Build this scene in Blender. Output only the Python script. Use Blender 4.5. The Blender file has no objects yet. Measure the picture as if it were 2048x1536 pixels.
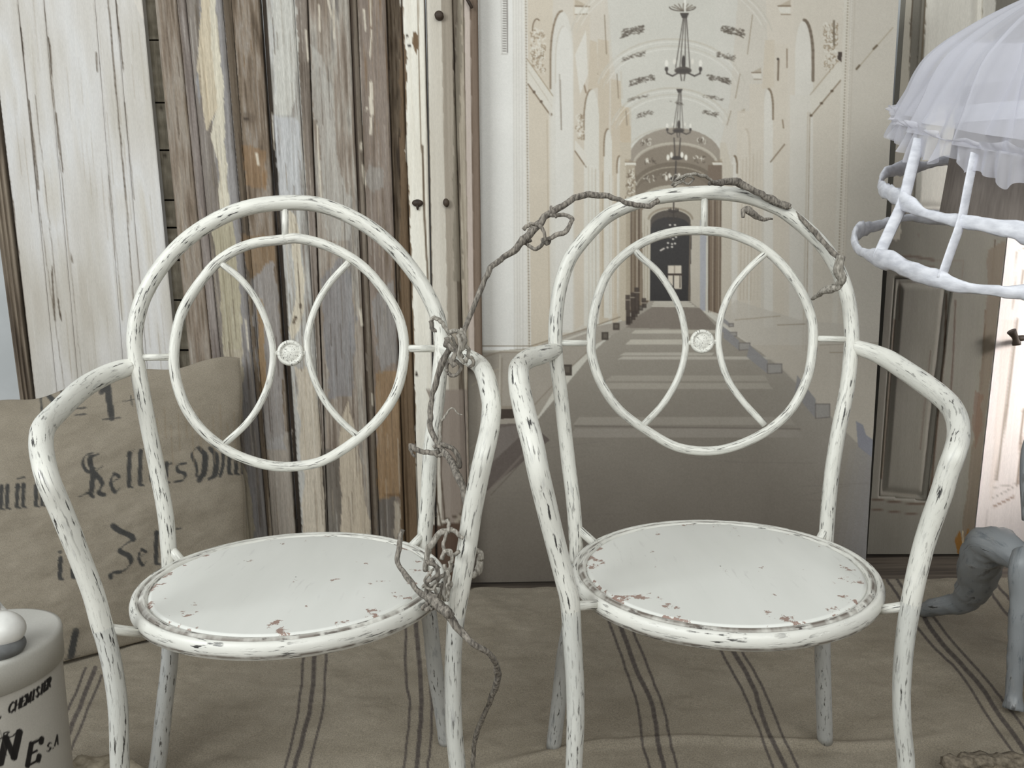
import bpy, math, random
import numpy as np
from mathutils import Vector, Matrix
random.seed(4)
# ------------------------------------------------------------------ camera, world, lights, exposure
F, PITCH, CH, ROLL = 1538.0, .1346, .8506, -.0131
cp, sp = math.cos(PITCH), math.sin(PITCH); cr, sr = math.cos(ROLL), math.sin(ROLL)
RT = np.array([1., 0, 0]); FW = np.array([0, cp, -sp]); UP = np.array([0, sp, cp])
R2 = cr*RT + sr*UP; U2 = cr*UP - sr*RT
sc = bpy.context.scene; COL = sc.collection
cam = bpy.data.objects.new('camera', bpy.data.cameras.new('camera')); COL.objects.link(cam)
cam.data.sensor_width = 36; cam.data.lens = F/2048*36; cam.data.clip_start = .01
cam.matrix_world = Matrix(((R2[0], U2[0], -FW[0], 0), (R2[1], U2[1], -FW[1], 0), (R2[2], U2[2], -FW[2], CH), (0, 0, 0, 1)))
sc.camera = cam
sc.view_settings.view_transform = 'Standard'; sc.view_settings.look = 'None'
sc.view_settings.gamma = 1; sc.view_settings.use_curve_mapping = False; sc.view_settings.exposure = 0.0
w = bpy.data.worlds.new('world'); sc.world = w; w.use_nodes = True
w.node_tree.nodes['Background'].inputs[0].default_value = (.93, .95, 1, 1); w.node_tree.nodes['Background'].inputs[1].default_value = .22
def area(name, loc, target, sx, sy, power, col):
    l = bpy.data.lights.new(name, 'AREA'); l.shape = 'RECTANGLE'; l.size = sx; l.size_y = sy; l.energy = power; l.color = col
    o = bpy.data.objects.new(name, l); COL.objects.link(o); o.location = loc
    o.rotation_euler = (Vector(target)-Vector(loc)).to_track_quat('-Z', 'Y').to_euler(); return o
area('window_light_left', (-2.1, -.6, 2.05), (0, 1.8, .85), 1.6, 1.4, 66, (.93, .98, .99))
area('front_fill_light', (.6, -1.5, 2.1), (.2, 2.0, .95), 2.4, 1.2, 52, (.98, 1, .97))  # added fill from behind the camera, no window known there
rl = area('window_light_right', (3.1, 1.6, 1.35), (1.6, 2.35, .75), .5, 1.0, 3.2, (1, .97, .955)); rl.data.spread = .35  # right window light, narrowed to a beam that brightens only the cupboard
area('top_light', (0, .3, 2.6), (0, 1.4, .3), 2.0, 1.2, 9, (.98, 1, .96))  # soft area light from overhead, no fixture modelled

# ------------------------------------------------------------------ projection helpers
def ray(px, py):
    dx = np.asarray(px, float)-1024; dy = np.asarray(py, float)-768
    X = cr*dx+sr*dy; Y = -sr*dx+cr*dy
    return X[..., None]*RT - Y[..., None]*UP + F*FW
def at(px, py, Y):                       # point at world depth Y
    d = ray(px, py); t = np.asarray(Y, float)/d[..., 1]
    p = d*t[..., None]; p[..., 2] += CH; return p
def onfloor(px, py, z=0.):
    d = ray(px, py); t = (z-CH)/d[..., 2]; p = d*t[..., None]; p[..., 2] += CH; return p
def onplane(px, py, P0, n):
    d = ray(px, py); C0 = np.array([0, 0, CH]); t = ((np.array(P0)-C0)@n)/(d@n); return d*t[..., None]+C0
def proj(P):
    P = np.asarray(P, float); x, y, z = P[..., 0], P[..., 1], P[..., 2]-CH
    d = np.maximum(y*cp-z*sp, .05); u = y*sp+z*cp; X = F*x/d; Y = -F*u/d
    return 1024+cr*X-sr*Y, 768+sr*X+cr*Y
def depth(P): return P[..., 1]*cp-(P[..., 2]-CH)*sp

# ------------------------------------------------------------------ noise + canvas
TAB = np.random.RandomState(7).rand(16, 256, 256)
def vn(a, b, s=0):
    a = np.asarray(a, float); b = np.asarray(b, float); t = TAB[s % 16]
    ia = np.floor(a).astype(int); ib = np.floor(b).astype(int); fa = a-ia; fb = b-ib
    fa = fa*fa*(3-2*fa); fb = fb*fb*(3-2*fb)
    g = lambda i, j: t[(i+s*31) & 255, (j+s*17) & 255]
    return (g(ia, ib)*(1-fa)+g(ia+1, ib)*fa)*(1-fb)+(g(ia, ib+1)*(1-fa)+g(ia+1, ib+1)*fa)*fb
def fbm(a, b, s=0, o=3): return sum(vn(a*2**k, b*2**k, s+k)*.5**k for k in range(o))/sum(.5**k for k in range(o))
def lin(c): c = np.asarray(c, float)/255; return np.where(c <= .04045, c/12.92, ((c+.055)/1.055)**2.4)
class Canvas:
    def __init__(s, x0, y0, x1, y1, base, ss=1.0):
        s.x0, s.y0, s.ss = x0, y0, ss; s.w = int((x1-x0)*ss); s.h = int((y1-y0)*ss)
        s.a = np.zeros((s.h, s.w, 3)); s.a[:] = base
        s.X, s.Y = np.meshgrid(x0+(np.arange(s.w)+.5)/ss, y0+(np.arange(s.h)+.5)/ss)
    def box(s, xa, ya, xb, yb):
        i0 = max(0, int((xa-s.x0)*s.ss)-2); i1 = min(s.w, int((xb-s.x0)*s.ss)+3); j0 = max(0, int((ya-s.y0)*s.ss)-2); j1 = min(s.h, int((yb-s.y0)*s.ss)+3)
        return slice(j0, max(j1, j0)), slice(i0, max(i1, i0))
    def blend(s, sl, m, c):
        m = np.clip(m, 0, 1)[..., None]; c = np.asarray(c, float)
        s.a[sl] = s.a[sl]*(1-m)+c*m
    def poly(s, pts, c, al=1., rag=0, seed=3):
        p = np.array(pts, float); sl = s.box(p[:, 0].min()-rag, p[:, 1].min()-rag, p[:, 0].max()+rag, p[:, 1].max()+rag)
        X, Y = s.X[sl], s.Y[sl]
        if X.size == 0: return
        if rag:
            X, Y = X+(fbm(X/9, Y/22, seed)-.5)*2*rag, Y+(fbm(X/14, Y/14, seed+2)-.5)*rag
        ins = np.zeros(X.shape, bool); n = len(p)
        for i in range(n):
            x1, y1 = p[i]; x2, y2 = p[(i+1) % n]
            if y1 == y2: continue
            cnd = (y1 > Y) != (y2 > Y); ins ^= cnd & (X < (x2-x1)*(Y-y1)/(y2-y1)+x1)
        s.blend(sl, ins*al, c)
    def line(s, pts, wd, c, al=1., nib=None):
        for (x1, y1), (x2, y2) in zip(pts[:-1], pts[1:]):
            ww = wd
            if nib is not None:
                d = math.atan2(y2-y1, x2-x1); ww = max(wd*abs(math.sin(d-nib)), wd*.18)
            sl = s.box(min(x1, x2)-ww-1, min(y1, y2)-ww-1, max(x1, x2)+ww+1, max(y1, y2)+ww+1); X, Y = s.X[sl], s.Y[sl]
            if X.size == 0: continue
            L = max((x2-x1)**2+(y2-y1)**2, 1e-6); t = np.clip(((X-x1)*(x2-x1)+(Y-y1)*(y2-y1))/L, 0, 1)
            d = np.hypot(X-x1-t*(x2-x1), Y-y1-t*(y2-y1)); s.blend(sl, np.clip(ww/2-d+.5, 0, 1)*al, c)
    def ell(s, cx, cy, rx, ry, c, al=1.):
        sl = s.box(cx-rx, cy-ry, cx+rx, cy+ry); X, Y = s.X[sl], s.Y[sl]
        if X.size == 0: return
        s.blend(sl, np.clip((1-np.hypot((X-cx)/rx, (Y-cy)/ry))*min(rx, ry)+.5, 0, 1)*al, c)
    def arc(s, cx, cy, rx, ry, a0, a1, wd, c, al=1., n=24):
        s.line([(cx+rx*math.cos(math.radians(a0+(a1-a0)*i/n)), cy-ry*math.sin(math.radians(a0+(a1-a0)*i/n))) for i in range(n+1)], wd, c, al)
    def sample(s, px, py):
        fx = np.clip((px-s.x0)*s.ss-.5, 0, s.w-1.001); fy = np.clip((py-s.y0)*s.ss-.5, 0, s.h-1.001)
        i = fx.astype(int); j = fy.astype(int); a = (fx-i)[..., None]; b = (fy-j)[..., None]
        return (s.a[j, i]*(1-a)+s.a[j, i+1]*a)*(1-b)+(s.a[j+1, i]*(1-a)+s.a[j+1, i+1]*a)*b

# ------------------------------------------------------------------ object helpers
def link(o, parent=None):
    COL.objects.link(o)
    if parent is not None: o.parent = parent
    return o
def tag(o, label, cat, group=None):
    o['label'] = label; o['category'] = cat; o['kind'] = 'thing'
    if group: o['group'] = group
    return o
def thing(name, label, cat, loc=(0, 0, 0), group=None):
    o = bpy.data.objects.new(name, None); o.empty_display_size = .05; link(o); o.location = loc; tag(o, label, cat, group); return o
def mesh(name, V, Fc, mat, parent=None, col=None, uv=None, smooth=True, kind=None):
    V = np.asarray(V, float)
    if parent is not None: V = V-np.array(parent['_w'] if '_w' in parent else parent.location)
    me = bpy.data.meshes.new(name); me.from_pydata([], [], []) if False else None
    if isinstance(Fc, np.ndarray):
        n = len(Fc); k = Fc.shape[1]
        me.vertices.add(len(V)); me.vertices.foreach_set('co', V.astype(np.float32).ravel())
        me.loops.add(n*k); me.loops.foreach_set('vertex_index', Fc.astype(np.int32).ravel())
        me.polygons.add(n); me.polygons.foreach_set('loop_start', np.arange(0, n*k, k, dtype=np.int32))
        me.polygons.foreach_set('loop_total', np.full(n, k, dtype=np.int32)); me.update(calc_edges=True)
    else:
        me.from_pydata([tuple(v) for v in V], [], Fc)
    me.polygons.foreach_set('use_smooth', np.full(len(me.polygons), smooth))
    li = np.zeros(len(me.loops), dtype=np.int32); me.loops.foreach_get('vertex_index', li)
    if col is not None:
        at_ = me.color_attributes.new('Col', 'FLOAT_COLOR', 'POINT'); c4 = np.ones((len(V), 4), dtype=np.float32); c4[:, :3] = col
        at_.data.foreach_set('color', c4.ravel())
    if uv is not None:
        l = me.uv_layers.new(name='UVMap'); l.data.foreach_set('uv', np.asarray(uv, dtype=np.float32)[li].ravel())
    me.validate(); me.update(); me.materials.append(mat)
    o = bpy.data.objects.new(name, me); link(o, parent)
    if kind: o['kind'] = kind
    return o
def gridfaces(nv, nu, wrap=False):
    j, i = np.meshgrid(np.arange(nv-1), np.arange(nu if wrap else nu-1), indexing='ij'); i2 = (i+1) % nu
    return np.stack([j*nu+i, (j+1)*nu+i, (j+1)*nu+i2, j*nu+i2], -1).reshape(-1, 4)
def sheet(name, P, mat, parent=None, canvas=None, gain=1., thick=None, edge=None, tdir=(0, 1, 0), bottom=True):
    """P: (nv,nu,3) front surface; closed with a back skin displaced along tdir"""
    nv, nu = P.shape[:2]; V = P.reshape(-1, 3); Fc = gridfaces(nv, nu); col = None
    if canvas is not None:
        px, py = proj(V); col = lin(canvas.sample(px, py))*gain
    if thick:
        b = [j*nu for j in range(nv)]+[(nv-1)*nu+i for i in range(1, nu)]+[j*nu+nu-1 for j in range(nv-2, -1, -1)]+[i for i in range(nu-2, 0, -1)]
        b = np.array(b); m = len(b); back = V[b]+np.array(tdir)*thick; n0 = len(V)
        V = np.vstack([V, V[b], back]); k = np.arange(m); k2 = (k+1) % m
        side = np.stack([n0+k, n0+m+k, n0+m+k2, n0+k2], -1)[:, ::-1]; Fc = np.vstack([Fc, side])
        c0, c1, c2, c3 = n0+m+0, n0+m+nv-1, n0+m+nv-1+nu-1, n0+m+2*(nv-1)+nu-1
        if bottom: Fc = np.vstack([Fc, [[c0, c3, c2, c1]]])
        if col is not None:
            ec = col[b]*.7 if edge is None else np.tile(lin(edge)*gain, (m, 1)); col = np.vstack([col, ec, ec])
    return mesh(name, V, Fc, mat, parent, col=col)
def catmull(P, n=6):
    P = np.asarray(P, float); Q = np.vstack([2*P[0]-P[1], P, 2*P[-1]-P[-2]]); out = []
    for i in range(1, len(Q)-2):
        a, b, c, d = Q[i-1:i+3]
        for k in range(n):
            t = k/n; out.append(.5*((2*b)+(-a+c)*t+(2*a-5*b+4*c-d)*t*t+(-a+3*b-3*c+d)*t**3))
    out.append(Q[-2]); return np.array(out)
def tubedata(C, rad, ns=14, flat=1., closed=False, wob=0, seed=0, twist=0., upv=None, pitch=None):
    C = np.asarray(C, float); n = len(C); rad = np.full(n, rad) if np.isscalar(rad) else np.asarray(rad, float)
    T = np.gradient(C, axis=0)
    if closed: T = np.roll(C, -1, 0)-np.roll(C, 1, 0)
    T /= np.maximum(np.linalg.norm(T, axis=1), 1e-9)[:, None]
    N = np.zeros_like(C); ref = np.array([0, 0, 1.]) if abs(T[0][2]) < .9 else np.array([0, 1., 0])
    v = np.cross(T[0], ref); v /= np.linalg.norm(v)
    for i in range(n):
        if upv is not None:
            v = np.cross(T[i], np.array(upv, float)); v /= max(np.linalg.norm(v), 1e-6)
        else:
            v = v-T[i]*(v@T[i]); v /= np.linalg.norm(v)
        N[i] = v
    B = np.cross(T, N); L = np.r_[0, np.cumsum(np.linalg.norm(np.diff(C, axis=0), axis=1))]
    a = np.linspace(0, 2*np.pi, ns, endpoint=False); V = np.zeros((n, ns, 3)); UV = np.zeros((n, ns, 2))
    for k in range(ns):
        tw = a[k]+twist*L; ca, sa = np.cos(tw), np.sin(tw)*1.0
        off = N*ca[:, None]+B*(sa*flat)[:, None] if twist == 0 or flat == 1 else None
        if off is None:
            x, y = math.cos(a[k]), math.sin(a[k])*flat; ct, st = np.cos(twist*L), np.sin(twist*L)
            off = N*(x*ct-y*st)[:, None]+B*(x*st+y*ct)[:, None]
        r = rad.copy()
        if wob: r = r*(1+wob*(vn(L*60+seed, np.full(n, k*.8+seed), 5)-.5)*2)
        V[:, k] = C+off*r[:, None]; UV[:, k, 0] = L+seed*3.1; UV[:, k, 1] = a[k]*.012+seed*1.7
    Fc = gridfaces(n, ns, True)
    if closed:
        i = np.arange(ns); i2 = (i+1) % ns; Fc = np.vstack([Fc, np.stack([(n-1)*ns+i, i, i2, (n-1)*ns+i2], -1)])
        return V.reshape(-1, 3), Fc, UV.reshape(-1, 2)
    V = np.vstack([V.reshape(-1, 3), C[0], C[-1]]); UV = np.vstack([UV.reshape(-1, 2), UV[0, 0], UV[-1, 0]])
    i = np.arange(ns); i2 = (i+1) % ns; s, e = n*ns, n*ns+1
    cap = np.vstack([np.stack([np.full(ns, s), i, i2, np.full(ns, s)], -1), np.stack([np.full(ns, e), (n-1)*ns+i2, (n-1)*ns+i, np.full(ns, e)], -1)])
    return V, Fc, UV, cap[:, :3]
def joinmesh(name, parts, mat, parent, kind=None, smooth=True, cap=(1, 1)):
    V = []; U = []; Fl = []; o = 0
    for p in parts:
        V.append(p[0]); U.append(p[2]); Fl += (p[1]+o).tolist()
        if len(p) > 3:
            h = len(p[3])//2
            Fl += ((p[3][:h]+o).tolist() if cap[0] else [])+((p[3][h:]+o).tolist() if cap[1] else [])
        o += len(p[0])
    return mesh(name, np.vstack(V), Fl, mat, parent, uv=np.vstack(U), kind=kind, smooth=smooth)
SEED = [0]
def tube(name, C, rad, mat, parent, **k):
    cp_ = k.pop('cap', (1, 1))
    SEED[0] += 1; k.setdefault('seed', SEED[0])
    return joinmesh(name, [tubedata(C, rad, **k)], mat, parent, cap=cp_)
def lathe(prof, c, e1=(1, 0, 0), e2=(0, 1, 0), e3=(0, 0, 1), ns=64, a0=0, a1=2*math.pi):
    prof = np.asarray(prof, float); full = abs(a1-a0-2*math.pi) < 1e-6
    a = np.linspace(a0, a1, ns, endpoint=not full); e1, e2, e3, c = map(lambda q: np.array(q, float), (e1, e2, e3, c))
    V = c+prof[:, None, 0, None]*(np.cos(a)[None, :, None]*e1+np.sin(a)[None, :, None]*e2)+prof[:, None, 1, None]*e3
    uv = np.stack([np.tile(a*.2, (len(prof), 1)), np.tile(prof[:, :1]*1+prof[:, 1:]*.7, (1, ns))], -1)
    return V.reshape(-1, 3), gridfaces(len(prof), ns, full), uv.reshape(-1, 2)
def box(x0, x1, y0, y1, z0, z1):
    V = [(x, y, z) for x in (x0, x1) for y in (y0, y1) for z in (z0, z1)]
    return V, [(0, 1, 3, 2), (4, 6, 7, 5), (0, 4, 5, 1), (2, 3, 7, 6), (0, 2, 6, 4), (1, 5, 7, 3)]

# ------------------------------------------------------------------ materials
class NT:
    def __init__(s, name):
        s.m = bpy.data.materials.new(name); s.m.use_nodes = True; s.t = s.m.node_tree; s.b = s.t.nodes['Principled BSDF']
    def n(s, ty, **k):
        q = s.t.nodes.new(ty)
        for a, v in k.items(): setattr(q, a, v)
        return q
    def l(s, a, b): s.t.links.new(a, b)
    def coord(s, kind='Object', scale=(1, 1, 1)):
        c = s.n('ShaderNodeTexCoord'); m = s.n('ShaderNodeMapping'); s.l(c.outputs[kind], m.inputs[0]); m.inputs['Scale'].default_value = scale; return m.outputs[0]
    def noise(s, vec, scale, detail=3, rough=.55, dist=0):
        q = s.n('ShaderNodeTexNoise'); s.l(vec, q.inputs['Vector']); q.inputs['Scale'].default_value = scale; q.inputs['Detail'].default_value = detail; q.inputs['Roughness'].default_value = rough; q.inputs['Distortion'].default_value = dist; return q.outputs['Fac']
    def ramp(s, fac, a, b, ca=(0, 0, 0, 1), cb=(1, 1, 1, 1)):
        r = s.n('ShaderNodeValToRGB'); s.l(fac, r.inputs[0]); e = r.color_ramp.elements; e[0].position = a; e[1].position = b; e[0].color = ca; e[1].color = cb; return r.outputs[0]
    def mix(s, fac, a, b, mode='MIX'):
        q = s.n('ShaderNodeMix', data_type='RGBA', blend_type=mode)
        for sock, v in ((q.inputs[0], fac), (q.inputs[6], a), (q.inputs[7], b)):
            if hasattr(v, 'is_output'): s.l(v, sock)
            elif isinstance(v, (int, float)): sock.default_value = v
            else: sock.default_value = (*v, 1) if len(v) == 3 else v
        return q.outputs[2]
    def mul(s, a, b):
        q = s.n('ShaderNodeMath', operation='MULTIPLY')
        for sock, v in ((q.inputs[0], a), (q.inputs[1], b)):
            if hasattr(v, 'is_output'): s.l(v, sock)
            else: sock.default_value = v
        return q.outputs[0]
    def bump(s, h, st, dist=.002):
        q = s.n('ShaderNodeBump'); s.l(h, q.inputs['Height']); q.inputs['Strength'].default_value = st; q.inputs['Distance'].default_value = dist; s.l(q.outputs[0], s.b.inputs['Normal'])
    def out(s, col, rough=.6, spec=.3):
        if hasattr(col, 'is_output'): s.l(col, s.b.inputs['Base Color'])
        else: s.b.inputs['Base Color'].default_value = (*col, 1)
        s.b.inputs['Roughness'].default_value = rough; s.b.inputs['Specular IOR Level'].default_value = spec; return s.m
def attr_mat(name, rough=.7, gscale=(60, 60, 3), gamt=.25, bump=.3, nscale=1., fine=(400, 400, 400), famt=.1, spec=.25):
    t = NT(name); a = t.n('ShaderNodeAttribute', attribute_name='Col').outputs['Color']
    g = t.noise(t.coord('Object', gscale), nscale, 4); f = t.noise(t.coord('Object', fine), 1, 2)
    c = t.mix(gamt, a, t.ramp(g, .3, .7, (.55, .53, .5, 1), (1.25, 1.25, 1.25, 1)), 'MULTIPLY')
    c = t.mix(famt, c, t.ramp(f, .3, .7, (.4, .4, .4, 1), (1.5, 1.5, 1.5, 1)), 'MULTIPLY')
    if bump: t.bump(t.mix(.5, g, f), bump, .001)
    return t.out(c, rough, spec)
def chip_paint(name, base, sc1=(40, 290, 1), amt=.575, dark=(.05, .048, .045), grey=(.30, .30, .30), smud=.55, seam=None):
    t = NT(name); uv = t.coord('UV', sc1); n1 = t.noise(uv, 1, 4, .6); n2 = t.noise(t.coord('UV', (11, 60, 1)), 1, 2)
    den = t.ramp(n2, .39, .58); big = t.noise(t.coord('Object', (9, 9, 9)), 1, 3)
    c = t.mix(t.ramp(big, .3, .7), tuple(x*.93 for x in base), tuple(min(1, x*1.05) for x in base))
    n3 = t.noise(t.coord('UV', (22, 130, 3)), 1, 5, .65)
    c = t.mix(t.mul(t.ramp(n3, .56, .72), smud), c, grey)
    chips = t.mul(t.ramp(n1, amt, amt+.035), den)
    halo = t.mul(t.ramp(n1, amt-.06, amt+.03), den)
    c = t.mix(t.mul(halo, .35), c, (.42, .40, .37)); c = t.mix(chips, c, dark)
    if seam:
        sx = t.n('ShaderNodeSeparateXYZ'); t.l(t.coord('UV'), sx.inputs[0]); a = t.n('ShaderNodeMath', operation='SUBTRACT'); t.l(sx.outputs[1], a.inputs[0]); a.inputs[1].default_value = seam
        b = t.n('ShaderNodeMath', operation='ABSOLUTE'); t.l(a.outputs[0], b.inputs[0]); line = t.ramp(b.outputs[0], .0002, .0013, (1, 1, 1, 1), (0, 0, 0, 1))
        c = t.mix(t.mul(line, t.ramp(t.noise(t.coord('UV', (30, 20, 1)), 1, 3), .38, .55)), c, (.13, .105, .085))
    t.bump(t.mix(.3, t.ramp(n1, amt-.02, amt+.03, (1, 1, 1, 1), (0, 0, 0, 1)), n3), .5, .001)
    return t.out(c, .38, .45)
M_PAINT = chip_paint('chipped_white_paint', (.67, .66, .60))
M_FLEG = chip_paint('shaded_worn_white_paint', (.57, .57, .53), smud=.75)  # front legs: darker copy of the chair white, lower-leg shade plus wear
M_LEG = chip_paint('shaded_thin_grey_paint', (.50, .505, .49), (40, 290, 1), .59, grey=(.24, .25, .26), smud=.9)  # rear legs: shade below the seat put into the thin, grey-worn paint
M_GREYP = chip_paint('grey_blue_paint', (.26, .275, .285), (14, 60, 1), .60, (.03, .03, .03), (.09, .11, .13), 1.0)
def seat_mat():
    t = NT('seat_paint'); o = t.coord('Object', (1, 1, 1)); xyz = t.n('ShaderNodeVectorMath', operation='LENGTH'); t.l(o, xyz.inputs[0])
    edge = t.ramp(xyz.outputs['Value'], .135, .183)
    n = t.noise(t.coord('Object', (26, 26, 26)), 1, 6, .68); n2 = t.noise(t.coord('Object', (9, 12, 9)), 1, 2)
    m = t.n('ShaderNodeMath', operation='ADD'); t.l(n, m.inputs[0]); t.l(t.mul(edge, .10), m.inputs[1])
    m2 = t.n('ShaderNodeMath', operation='ADD'); t.l(m.outputs[0], m2.inputs[0]); t.l(t.mul(n2, .16), m2.inputs[1])
    chip = t.ramp(m2.outputs[0], .742, .752)
    big = t.noise(t.coord('Object', (14, 3, 4)), 1, 3)
    c = t.mix(t.ramp(big, .3, .7), (.65, .652, .61), (.70, .70, .66))
    scr = t.mul(t.ramp(t.noise(t.coord('Object', (110, 16, 10)), 1, 3), .60, .70), t.ramp(t.noise(t.coord('Object', (8, 8, 8)), 1, 1), .52, .62))
    c = t.mix(t.mul(scr, .45), c, (.5, .49, .47)); c = t.mix(chip, c, (.30, .21, .175))
    t.bump(t.mix(.5, t.ramp(m2.outputs[0], .735, .755, (1, 1, 1, 1), (0, 0, 0, 1)), t.noise(t.coord('Object', (120, 20, 20)), 1, 3)), .3, .001)
    return t.out(c, .42, .4)
M_SEAT = seat_mat()
M_WOOD = attr_mat('weathered_wood', .75, (150, 150, 5), .38, .5, 1, (500, 500, 60), .25)
M_PALEW = attr_mat('pale_brushed_paint', .65, (90, 90, 3), .10, .3, 1, (420, 420, 90), .10)
M_POST = attr_mat('printed_canvas', .42, (3, 3, 3), .03, .12, 1, (700, 700, 700), .10, .35)
M_LINEN = attr_mat('linen', .92, (30, 30, 30), .14, .6, 1, (420, 420, 420), .42, .1)
M_SACK = attr_mat('sackcloth', .92, (20, 20, 20), .16, .6, 1, (900, 900, 260), .35, .1)
M_BOXP = attr_mat('painted_tin', .5, (20, 20, 20), .08, .1, 1, (500, 500, 500), .08)
def plain(name, c, rough=.7, c2=None, sc_=(40, 40, 40), bump=.3, spec=.3):
    t = NT(name); n = t.noise(t.coord('Object', sc_), 1, 4); c2 = c2 or tuple(x*.6 for x in c)
    t.bump(n, bump, .002); return t.out(t.mix(t.ramp(n, .35, .65), c2, c), rough, spec)
M_BARK = plain('vine_bark', (.30, .27, .23), .9, (.085, .075, .065), (300, 300, 90), 1.0)
M_BARKL = plain('pale_vine_bark', (.42, .39, .34), .9, (.16, .145, .12), (300, 300, 90), 1.0)
M_IRON = plain('brown_iron', (.07, .05, .035), .6, (.03, .02, .015))
M_FLOOR = plain('brown_floor', (.16, .13, .10), .6, (.07, .055, .045), (3, 60, 10))
M_PLASTER = plain('pale_plaster', (.66, .68, .68), .8, (.58, .60, .60), (6, 6, 6), .1)
M_DRUM = plain('taupe_shade_fabric', (.22, .19, .165), .8, (.17, .145, .125), (160, 160, 6), .3)
M_RIB = plain('white_gauze_ribbon', (.80, .81, .86), .85, (.62, .63, .68), (40, 40, 90), .6)
M_LEATH = plain('white_leather', (.78, .77, .73), .35, (.60, .59, .56), (20, 20, 20), .2, .5)
M_FUR = plain('cream_cloth', (.50, .44, .34), .95, (.30, .26, .19), (60, 60, 60), 1.0)
M_BURL = plain('burlap', (.26, .22, .165), .95, (.12, .10, .075), (120, 120, 120), 1.0)
def gauze(name, alpha):
    t = NT(name); n = t.noise(t.coord('Object', (24, 24, 24)), 1, 3); f = t.noise(t.coord('Object', (900, 900, 900)), 1, 1)
    lw = t.n('ShaderNodeLayerWeight'); lw.inputs['Blend'].default_value = .55
    d = t.n('ShaderNodeBsdfDiffuse'); d.inputs[0].default_value = (.80, .80, .86, 1); tr = t.n('ShaderNodeBsdfTranslucent'); tr.inputs[0].default_value = (.80, .80, .86, 1)
    mx = t.n('ShaderNodeMixShader'); mx.inputs[0].default_value = .4; t.l(d.outputs[0], mx.inputs[1]); t.l(tr.outputs[0], mx.inputs[2])
    tp = t.n('ShaderNodeBsdfTransparent'); m2 = t.n('ShaderNodeMixShader')
    a = t.n('ShaderNodeMath', operation='MULTIPLY_ADD'); t.l(lw.outputs['Facing'], a.inputs[0]); a.inputs[1].default_value = 1-alpha; a.inputs[2].default_value = alpha; a.use_clamp = True
    t.l(a.outputs[0], m2.inputs[0]); t.l(tp.outputs[0], m2.inputs[1]); t.l(mx.outputs[0], m2.inputs[2])
    t.l(m2.outputs[0], t.t.nodes['Material Output'].inputs[0]); return t.m
M_GAUZE = gauze('white_gauze', .36); M_HEM = gauze('white_gauze_hem', .50)

# ------------------------------------------------------------------ setting
YP = float(onfloor(1050., 1166.)[1])          # the printed backdrop stands here
YS = YP-.05                                  # the salvaged doors in front of it
YB = YP+.66                                   # back wall
YD = float(onfloor(1850., 1108.)[1])
def struct(name, V, Fc, mat):
    o = mesh(name, V, Fc, mat, smooth=False); o['kind'] = 'structure'; return o
struct('floor', *box(-3.2, 3.4, -1.2, YB+.1, -.06, -.012), M_FLOOR)
struct('wall_back', *box(-3.2, 3.4, YB, YB+.1, -.012, 2.9), M_PLASTER)

# ------------------------------------------------------------------ painted wood canvases
G_BG = .98
def fillstreak(cv, poly, cols, slope, seed, cx=3., cy=90., rag=0, al=1.):
    """streaky wood: cols = list of srgb colours blended by stretched noise"""
    p = np.array(poly, float); sl = cv.box(p[:, 0].min(), p[:, 1].min(), p[:, 0].max(), p[:, 1].max()); X, Y = cv.X[sl], cv.Y[sl]
    U = X-slope*Y; n = fbm(U/cx, Y/cy, seed, 3)*.55+fbm(U/(cx*6), Y/(cy*1.5), seed+3, 2)*.45
    t = np.clip((n-.25)/.5, 0, .999)*(len(cols)-1); i = t.astype(int); f = (t-i)[..., None]; C = np.array(cols, float)
    c = C[i]*(1-f)+C[np.minimum(i+1, len(cols)-1)]*f
    ins = np.zeros(X.shape, bool); n_ = len(p)
    for k in range(n_):
        x1, y1 = p[k]; x2, y2 = p[(k+1) % n_]
        if y1 == y2: continue
        ins ^= ((y1 > Y) != (y2 > Y)) & (X < (x2-x1)*(Y-y1)/(y2-y1)+x1)
    m = (ins*al)[..., None]; cv.a[sl] = cv.a[sl]*(1-m)+c*m
def wl(x0, x1, a, b):                          # point on the line whose x is x0 at y=0 and x1 at y=1000
    return lambda y: x0+(x1-x0)*y/1000
WD = Canvas(-60, -220, 980, 1230, (120, 108, 94))
def band(x0, x1, X0, X1, cols, seed, cx=3, cy=90, al=1., ya=-220, yb=1230):
    f = lambda a, b, y: a+(b-a)*y/1000
    fillstreak(WD, [(f(x0, x1, ya), ya), (f(X0, X1, ya), ya), (f(X0, X1, yb), yb), (f(x0, x1, yb), yb)], cols, (x1-x0)/1000, seed, cx, cy, 0, al)
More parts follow.
